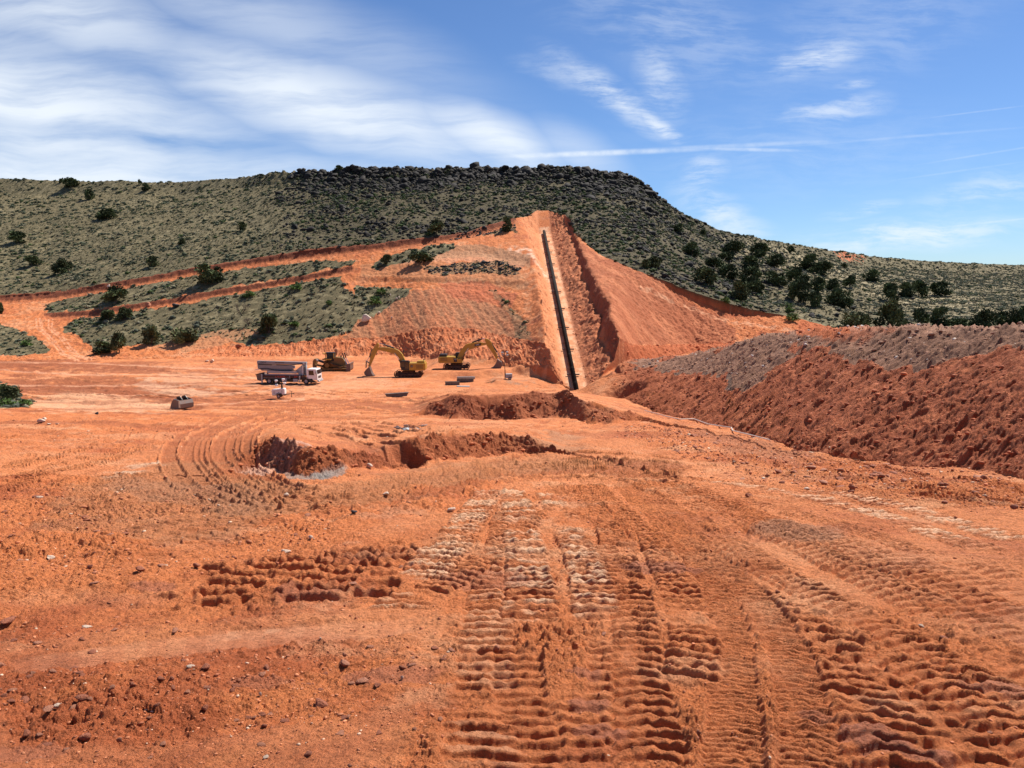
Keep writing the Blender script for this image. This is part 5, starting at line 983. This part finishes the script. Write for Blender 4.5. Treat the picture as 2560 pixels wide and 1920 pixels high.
# bulldozer ------------------------------------------------------------------
p = PP['dozer']; dz_ = empty('bulldozer', (p.x, p.y, p.z), R(-1)); tp = [(-2.6, .12), (-2.62, .6), (-2.1, 1.3), (-1.75, 1.72), (-1.35, 1.84), (-.95, 1.72), (-.1, 1.35), (1.6, .95), (2.3, .82), (2.48, .5), (2.35, .12), (1.9, 0), (-2.2, 0)]
for y in (-1.15, 1.15): trackunit(dz_, 5, 1.2, y, .6, (-1.37, 1.13), tp)
b = MB(); b.prism([(-2.2, .7), (-2.2, 1.9), (-.15, 1.9), (-.15, 2.62), (.3, 2.7), (1.55, 2.5), (1.9, 1.9), (1.95, .8)], -.8, .8); hd = b.build('body', YDK, dz_, .05)
MB().prism([(1.96, .9), (1.90, 1.85), (1.93, 1.85), (1.99, .9)], -.7, .7).build('radiator_grille', BLK, hd); MB().prism([(-2.26, 2.14), (-2.26, 2.38), (-.57, 2.38), (-.57, 2.14)], -1.4, 1.4).build('fender', YEL, hd, .03)
MB().cyl((.6, .3, 2.6), (.6, .3, 3.25), .07, 10).build('exhaust', BLK, hd); MB().cyl((1.1, -.2, 2.5), (1.1, -.2, 2.95), .14, 12).build('air_cleaner', BLK, hd)
c = MB(); c.prism([(-1.55, 1.9), (-1.6, 3.45), (-.2, 3.45), (-.12, 2.3), (-.2, 1.9)], -.75, .75); cb = c.build('cab', BLK, dz_, .04); MB().prism([(-1.25, 2.42), (-1.25, 3.3), (-.3, 3.3), (-.25, 2.42)], -.765, -.752).build('window', GLS, cb)
MB().box((-.95, 0, 3.5), (1.7, 1.7, .10)).build('roof', BLK, cb, .02); r_ = MB(); 
for y in (-.82, .82): r_.box((-1.72, y, 2.75), (.16, .12, 1.6)); r_.box((-.2, y, 2.9), (.12, .12, 1.1))
r_.box((-2.05, 0, 3.36), (.75, 1.6, .10)); r_.build('roll_bar', YEL, cb, .02)
bl_ = MB(); bl_.prism([(2.7, .02), (2.85, .0), (3.02, .35), (3.0, 1.0), (3.12, 1.52), (2.95, 1.55), (2.72, 1.1), (2.75, .4)], -1.9, 1.9); bo = bl_.build('blade', STL, dz_, .02); MB().prism([(2.45, 0), (2.5, 1.5), (3.25, 1.45), (3.3, 0)], -1.98, -1.9).build('end_plate', STL, bo)
pa = MB(); 
for y in (-1.6, 1.6): pa.tube([Vector((-.2, y, .55)), Vector((2.5, y, .45))], .14, 8); pa.tube([Vector((.9, y, .6)), Vector((2.6, y, 1.25))], .08, 8)
pa.build('push_arm', YDK, dz_)
for y in (-.75, .75): q = MB().cyl((1.55, y, 3.45), (1.85, y, 2.4), .12, 10).build('lift_cylinder', BLK, dz_); MB().cyl((1.85, y, 2.4), (2.6, y, 1.0), .06, 8).build('rod', CHR, q)
rp = MB(); rp.prism([(-4.35, .95), (-4.25, 1.9), (-3.95, 2.35), (-3.6, 2.3), (-3.75, 1.6), (-3.9, .9)], -.9, .9); ro = rp.build('ripper', YDK, dz_, .03)
sh = MB(); 
for y in (-.6, 0, .6): sh.prism([(-4.3, 1.4), (-4.4, .9), (-4.2, .1), (-3.9, .05), (-3.95, .8), (-3.85, 1.4)], y-.09, y+.09)
sh.build('shank', STL, ro)
for y in (-.6, .6):
    MB().cyl((-3.8, y, 2.1), (-2.2, y, 1.55), .13, 10).build('ripper_cylinder', BLK, dz_); MB().cyl((-3.9, y, 1.1), (-2.2, y, .75), .13, 8).build('ripper_arm', YDK, dz_)
MB().box((-3.45, -.7, 2.12), (.3, .2, .3)).build('white_cap', WHT, ro); tag(dz_, 'yellow bulldozer behind the pump truck, ripper at left and blade at right', 'bulldozer')
# concrete pump truck ---------------------------------------------------------
p = PP['truck']; T = empty('concrete_pump_truck', (p.x, p.y, p.z), R(-5)); YS = -1.25
ch = MB().box((-.6, 0, .82), (9.6, .9, .32)); ch.build('chassis', BLK, T)
cb = MB().prism([(3.25, .95), (3.25, 2.62), (3.4, 2.68), (4.95, 2.66), (5.15, 1.75), (5.2, .75), (4.35, .75), (4.2, 1.0)], -1.2, 1.2).build('cab', WHT, T, .05)
for y, n_ in ((-1.206, 'a'), (1.206, 'b')): MB().prism([(3.65, 1.6), (3.65, 2.42), (4.5, 2.42), (4.6, 1.6)], y-.006, y+.006).build('side_window', GLS, cb); MB().prism([(3.55, .98), (3.55, 1.5), (4.65, 1.5), (4.65, .98)], y-.004, y+.004).build('door_panel', WHT, cb)
MB().add([(5.04, -1.02, 2.46), (5.04, 1.02, 2.46), (5.17, 1.02, 1.80), (5.17, -1.02, 1.80), (5.01, -1.02, 2.46), (5.01, 1.02, 2.46), (5.14, 1.02, 1.80), (5.14, -1.02, 1.80)], [(0, 1, 2, 3), (7, 6, 5, 4), (0, 4, 5, 1), (2, 6, 7, 3), (1, 5, 6, 2), (0, 3, 7, 4)]).build('windscreen', GLS, cb)
g = MB(); 
for i in range(4): g.box((5.215, 0, 1.08+i*.11), (.03, 1.5, .05))
g.build('grille', BLK, cb); MB().box((5.28, 0, .58), (.22, 2.4, .34)).build('bumper', LGR, cb, .03)
for y in (-.95, .95): MB().box((5.41, y, .62), (.03, .3, .18)).build('headlight', LAMP, cb)
mr_ = MB(); 
for y in (-1.42, 1.42): mr_.box((5.05, y, 2.05), (.08, .2, .5)); mr_.tube([Vector((5.05, y*.84, 2.35)), Vector((5.05, y, 2.3))], .02, 6)
mr_.build('mirror', BLK, cb)
MB().prism([(2.3, .35), (2.35, 1.05), (2.75, 1.25), (3.5, 1.22), (3.85, .95), (4.25, .7), (5.1, .35), (4.9, .3), (3.72, .3), (3.62, .75), (3.15, 1.05), (2.6, .8), (2.5, .35)], -1.2, -.85).build('fender', BLK, T)
for x in (3.12, -2.2, -3.5):
    for y in (-1.05, 1.05): wheel(T, (x, y, .50), .5, .42 if x < 0 else .32, side=(-1 if y < 0 else 1))
dk = MB(); dk.box((-1.2, 0, 1.28), (7.4, 2.3, .42)); dko = dk.build('deck', REDP, T, .02); MB().box((-2.3, 0, 1.03), (5.2, 2.36, .05)).build('deck_rail', LGR, dko)
textmesh('LAZER', .42, 'lettering', LGT, dko, (-1.5, -1.16, 1.27), (R(90), 0, 0), sx=1.5); textmesh('EP', .46, 'lettering', LGT, dko, (1.3, -1.16, 1.27), (R(90), 0, 0), sx=1.3); MB().box((.2, -1.158, 1.28), (.08, .012, .42)).build('stripe', LGR, dko)
MB().box((-.75, -1.0, .64), (.85, .5, .62)).build('tool_box', LGR, T, .02); MB().box((1.25, -1.0, .66), (.85, .5, .55)).build('tool_box', LGR, T, .02); MB().box((.3, -.95, .62), (1.0, .5, .5)).build('fuel_tank', BLK, T, .03); MB().box((-2.8, 0, .72), (2.9, 2.1, .4)).build('side_skirt', BLK, T)
hp = MB().prism([(-6.05, 1.55), (-5.2, 1.75), (-4.6, 1.55), (-4.75, .75), (-5.3, .42), (-5.85, .6)], -.75, .75).build('hopper', STL, T, .03); MB().prism([(-6.2, 1.5), (-6.1, 1.62), (-4.9, 1.9), (-4.8, 1.82)], -.85, .85).build('hopper_lid', BLK, hp)
for x, z0, z1 in ((-4.75, .02, 1.75), (2.05, .35, 1.5)):
    for y in (-1.28, 1.28): q = MB().box((x, y, (z0+z1)/2), (.2, .2, z1-z0)).build('outrigger', LGR if y < 0 else BLK, T, .01); MB().box((x, y, z0+.02), (.4, .35, .05)).build('foot', BLK, q)
def boomsec(pts, y0, y1, m_=GRY): return MB().prism(pts, y0, y1).build('boom_section', m_, T, .02)
bs1 = boomsec([(-5.95, 3.55), (-5.9, 3.95), (2.9, 3.78), (2.95, 3.45), (2.2, 3.38), (-5.9, 3.42)], -.35, .35)
bs2 = boomsec([(-5.8, 2.62), (-5.85, 3.2), (-5.2, 3.3), (.7, 3.12), (.75, 2.62), (.2, 2.55)], -.32, .32)
boomsec([(-3.9, 1.82), (-4.1, 2.2), (1.4, 2.2), (1.5, 1.95), (1.2, 1.8)], -.75, -.45, LGR); boomsec([(-5.2, 2.2), (-5.5, 2.45), (-4.8, 2.6), (.4, 2.5), (.6, 2.3), (.2, 2.15)], -.25, .25)
MB().prism([(-5.9, 2.5), (-5.95, 3.7), (-5.6, 3.7), (-5.5, 2.5)], -.2, .2).build('boom_hinge', LGR, T); MB().prism([(1.0, 2.3), (2.4, 3.45), (2.9, 3.3), (2.9, 1.5), (1.6, 1.5)], -.3, .3).build('boom_hinge', LGR, T, .03)
MB().cyl((2.5, 0, 1.5), (2.5, 0, 2.5), .42, 16).box((2.5, 0, 3.3), (.5, .8, .9)).build('turret', LGR, T, .02)
for y in (-.45,): q = MB().cyl((2.25, y, 1.55), (2.35, y, 2.7), .11, 10).build('lift_cylinder', WHT, T); MB().cyl((2.35, y, 2.7), (2.5, y, 3.6), .06, 8).build('rod', CHR, q)
pl_ = MB(); pl_.tube([Vector(v) for v in [(-5.7, -.42, 3.36), (-1, -.42, 3.30), (.4, -.42, 3.3), (2.3, -.42, 3.5), (2.75, -.55, 3.0), (2.7, -.55, 1.6)]], .07, 8); pl_.tube([Vector(v) for v in [(-5.5, -.4, 2.55), (-4.2, -.4, 2.62), (-2.8, -.45, 2.36), (1.2, -.45, 2.3)]], .06, 8); pl_.build('delivery_pipe', BLK, T)
MB().tube([Vector((-6.3, -.5, 2.38)), Vector((-5.4, -.5, 2.4))], .05, 8).build('end_hose', WHT, T); MB().cyl((-3.2, -.42, 3.27), (-2.4, -.42, 3.27), .06, 8).build('cylinder_sleeve', WHT, T)
textmesh('GDY', .42, 'lettering', BLK, bs1, (-4.75, -.357, 3.69), (R(90), R(1), 0), sx=1.25); textmesh('435-339-0239', .26, 'lettering', BLK, bs1, (-1.85, -.357, 3.67), (R(90), R(1), 0), sx=1.1)
tag(T, 'white cab concrete pump truck with folded grey boom', 'truck')
# light towers ----------------------------------------------------------------
def lampheads(o, c, r, spots, m1):
    for (x, y, z, a) in spots:
        q = MB().cyl((x-.16, y, z-.02), (x+.10, y, z+.04), r, 14, r*.75).cyl((x+.10, y, z+.04), (x+.22, y, z+.06), r*.7, 12, r*.3).build('lamp_head', m1, o); q.data; MB().cyl((x-.175, y, z-.022), (x-.16, y, z-.02), r*.92, 14).build('lens', LAMP, q)
p = PP['towL']; o = empty('light_tower_trailer', (p.x, p.y, p.z), R(2)); 
bd = MB().prism([(-1.05, .42), (-1.1, 1.22), (-1.0, 1.28), (.72, 1.44), (.85, 1.35), (.88, .58), (.5, .5), (.34, .72), (-.15, .68), (-.35, .45)], -.5, .5).build('body', WHT, o, .03)
v = MB(); 
for i in range(4): v.box((-.72, -.505, .95-i*.1+.06), (.26, .02, .035)); v.box((.42, -.505, 1.16-i*.09), (.24, .02, .035)); 
v.box((-.2, -.505, 1.1), (.5, .02, .05)); v.build('vents', GRN, bd); MB().box((-.05, -.505, .86), (.06, .03, .12)).build('latch', BLK, bd)
fr = MB().box((-.05, 0, .42), (1.95, .7, .1)).tube([Vector((.85, .3, .48)), Vector((2.0, 0, .62))], .045, 6).tube([Vector((.85, -.3, .48)), Vector((2.0, 0, .62))], .045, 6); fr.box((2.05, 0, .62), (.22, .14, .1)).build('drawbar', BLK, o)
MB().tube([Vector((1.75, 0, .95)), Vector((1.75, 0, .1))], .04, 8).box((1.75, 0, .1), (.2, .2, .04)).build('jack', BLK, o)
for y in (-.68, .68): wheel(o, (-.02, y, .3), .30, .2, side=(-1 if y < 0 else 1))
MB().prism([(-.42, .55), (-.3, .72), (.25, .74), (.42, .55), (.38, .55), (.22, .68), (-.25, .66), (-.36, .55)], -.78, -.56).build('mudguard', BLK, o)
MB().box((.35, 0, 1.65), (.22, .25, .5)).box((.30, 0, 2.05), (.14, .14, .5)).build('mast', BLK, o); MB().tube([Vector((-.35, 0, 2.0)), Vector((.75, 0, 2.25))], .05, 6).tube([Vector((-.5, 0, 2.35)), Vector((.55, 0, 2.6))], .05, 6).tube([Vector((.1, 0, 2.1)), Vector((.05, 0, 2.5))], .05, 6).build('lamp_bar', BLK, o)
lampheads(o, 0, .2, [(-.42, -.05, 1.9, 0), (.8, -.05, 2.15, 0), (-.45, -.05, 2.55, 0), (.62, -.05, 2.75, 0)], WHT); tag(o, 'white light tower trailer with lowered lamps in front of the pump truck', 'light tower')
p = PP['towR']; o = empty('light_tower', (p.x, p.y, p.z), R(4)); bd = MB().prism([(-.55, .3), (-.58, 1.0), (-.5, 1.06), (.55, 1.1), (.62, 1.0), (.62, .35), (.4, .3), (.3, .5), (-.05, .5), (-.15, .3)], -.5, .5).build('body', LGR, o, .03)
for y in (-.6, .6): wheel(o, (.15, y, .28), .28, .18, side=(-1 if y < 0 else 1))
mst = MB().box((-.68, 0, .9), (.16, .16, 1.7)).tube([Vector((-.68, 0, 1.2)), Vector((-.75, 0, 3.0))], .06, 8).tube([Vector((-.75, 0, 3.0)), Vector((-.82, 0, 4.95))], .045, 8).build('mast', mat('mast_brown', (.10, .05, .04), .6), o)
MB().box((-.82, 0, 4.75), (.14, .14, .5)).tube([Vector((-1.2, 0, 4.95)), Vector((-.3, 0, 4.98))], .035, 6).tube([Vector((-.82, 0, 4.45)), Vector((-.3, 0, 4.4))], .035, 6).build('lamp_bar', BLK, o)
lampheads(o, 0, .19, [(-1.2, -.1, 4.88, 0), (-.3, -.1, 4.95, 0), (-.28, -.1, 4.42, 0), (-1.12, -.1, 4.5, 0)], LGR); MB().box((-.68, -.7, .06), (.5, .06, .06)).box((-.68, .7, .06), (.5, .06, .06)).build('outrigger', BLK, o); tag(o, 'grey light tower with raised mast standing right of the excavators', 'light tower')
# loose bucket ----------------------------------------------------------------
p = PP['buck']; o = empty('digger_bucket', (p.x, p.y, p.z), R(-28)); SB = 1.0
side = [(-1.15, .0), (-1.0, .45), (-.75, .95), (-.35, 1.3), (.15, 1.2), (.55, 1.12), (.75, .7), (.7, .2), (.35, .02)]
MB().prism(side, -1.0, -.94).build('side_plate', STL, o); MB().prism(side, .94, 1.0).build('side_plate', STL, o)
sh = MB(); 
for a, b2 in zip(side[5:], side[6:]+[]): sh.add([(a[0], -.94, a[1]), (b2[0], -.94, b2[1]), (b2[0], .94, b2[1]), (a[0], .94, a[1]), (a[0]-.06, -.94, a[1]), (b2[0]-.06, -.94, b2[1]), (b2[0]-.06, .94, b2[1]), (a[0]-.06, .94, a[1])], [(0, 1, 2, 3), (7, 6, 5, 4), (0, 4, 5, 1), (2, 6, 7, 3), (1, 5, 6, 2), (0, 3, 7, 4)])
for a, b2 in ((side[1], side[2]), (side[2], side[3])): sh.add([(a[0], -.94, a[1]), (b2[0], -.94, b2[1]), (b2[0], .94, b2[1]), (a[0], .94, a[1]), (a[0]+.06, -.94, a[1]), (b2[0]+.06, -.94, b2[1]), (b2[0]+.06, .94, b2[1]), (a[0]+.06, .94, a[1])], [(0, 1, 2, 3), (7, 6, 5, 4), (0, 4, 5, 1), (2, 6, 7, 3), (1, 5, 6, 2), (0, 3, 7, 4)])
sh.build('shell', STL, o); MB().box((.62, -1.03, .72), (.22, .06, .9)).build('wear_plate', mat('worn_edge', (.50, .44, .34), .5, metal=.2), o)
MB().prism([(-.45, 1.28), (-.55, 1.5), (.1, 1.62), (.55, 1.2), (.3, 1.17)], -.5, -.44).prism([(-.45, 1.28), (-.55, 1.5), (.1, 1.62), (.55, 1.2), (.3, 1.17)], .3, .36).build('hinge_ear', BLK, o); MB().tube([Vector((-.35, -1.0, 1.3)), Vector((.55, -1.0, 1.14))], .035, 6).build('top_edge', LGR, o)
tt = MB(); 
for i in range(5): tt.prism([(-1.15, .0), (-1.1, .2), (-1.35, .03)], -.9+i*.42, -.78+i*.42)
tt.build('teeth', STL, o); tag(o, 'loose rusty digger bucket lying on the left of the pit floor', 'bucket')
# steel troughs and planks ------------------------------------------------------
def trough(x, y, L_, h, w, m_, label, rz=0, dz_=0, grp=None):
    p = at(x, y); o = empty('steel_trough', (p.x, p.y, p.z+dz_), R(rz)); b = MB()
    b.box((0, 0, .04), (L_, w, .08)).box((0, -w/2+.03, h/2), (L_, .06, h)).box((0, w/2-.03, h/2), (L_, .06, h)); b.build('channel', m_, o); f = MB().box((0, -w/2, h-.02), (L_+.04, .16, .06)).box((0, w/2, h-.02), (L_+.04, .16, .06)).build('flange', LGR if m_ is GRN else PLK, o)
    tag(o, label, 'steel trough', grp); return o
trough(1163, 954, 3.0, .42, .8, PLK, 'dark lower trough of the stack of two on the pit floor', 3); trough(1165, 954, 3.2, .40, .8, GRN, 'grey-green upper trough resting on the stack of two', 4, .46); trough(1131, 962, 2.5, .55, .9, PLK, 'short grey trough left of the stack of two', 6)
p = at(992, 992); o = empty('steel_plank', (p.x, p.y, p.z), R(7)); MB().prism([(-1.75, .42), (-1.55, .05), (1.5, .05), (1.8, .62)], -.22, .22).build('beam', PLK, o); MB().prism([(-1.78, .43), (1.82, .63), (1.82, .70), (-1.78, .50)], -.3, .3).build('top_plate', PLK, o); tag(o, 'brown steel beam alone on the ground below the excavators', 'steel beam')
p = at(1158, 966); tag(MB().box((p.x, p.y, p.z+.05), (2.2, 1.0, .04), (0, .03, .1)).build('metal_sheet', LGR), 'pale metal sheet lying flat beside the troughs', 'metal sheet')
p = at(1028, 1074); sc_ = MB(); rr = random.Random(4)
for i in range(16): sc_.box((p.x+rr.uniform(-1, 1), p.y+rr.uniform(-1, 1), p.z+rr.uniform(.05, .25)), (rr.uniform(.2, .8), rr.uniform(.1, .4), .04), (rr.uniform(-.6, .6), rr.uniform(-.6, .6), rr.uniform(0, 3)))
tag(sc_.build('scrap_heap', LGR), 'small heap of grey scrap on the plateau above the dark bank', 'scrap heap')
# pipe ------------------------------------------------------------------------
d = (PB-PA).normalized(); a0 = PA-d*1.0+Vector((0, 0, .0)); PR = .42
po = empty('pipeline', tuple(a0)); 
pb_ = MB().cyl((0, 0, 0), tuple(PB-a0), PR, 24).build('pipe', PIPEM, po)
for f in pb_.data.polygons: f.use_smooth = len(f.vertices) == 4
Lp = (PB-a0).length; n = 18
for i in range(n): q = d*(Lp*(i+.5)/n); MB().cyl(tuple(q-d*.12), tuple(q+d*.12), PR*1.07, 24).build('joint_band', PIPEM, po)
for i in range(9): q = d*(Lp*(i+.7)/9.6); MB().box((q.x+.05, q.y, q.z-.42), (2.3, .25, .22)).build('timber_block', PLK, po)
tag(po, 'long dark steel pipe running down the trench in the hillside', 'pipe')
# hose at the foot of the spoil bank
hp_ = []
for x, y in [(1612, 1029), (1640, 1036), (1668, 1044), (1700, 1051), (1735, 1050), (1770, 1063), (1800, 1068), (1828, 1072), (1832, 1080), (1880, 1092), (1925, 1104)]: q = at(x, y); hp_.append(q+Vector((0, 0, .12)))
tag(tube(hp_, .055, 6).build('hose', mat('pale_hose', (.62, .50, .42), .6)), 'pale hose snaking along the foot of the spoil bank', 'hose')
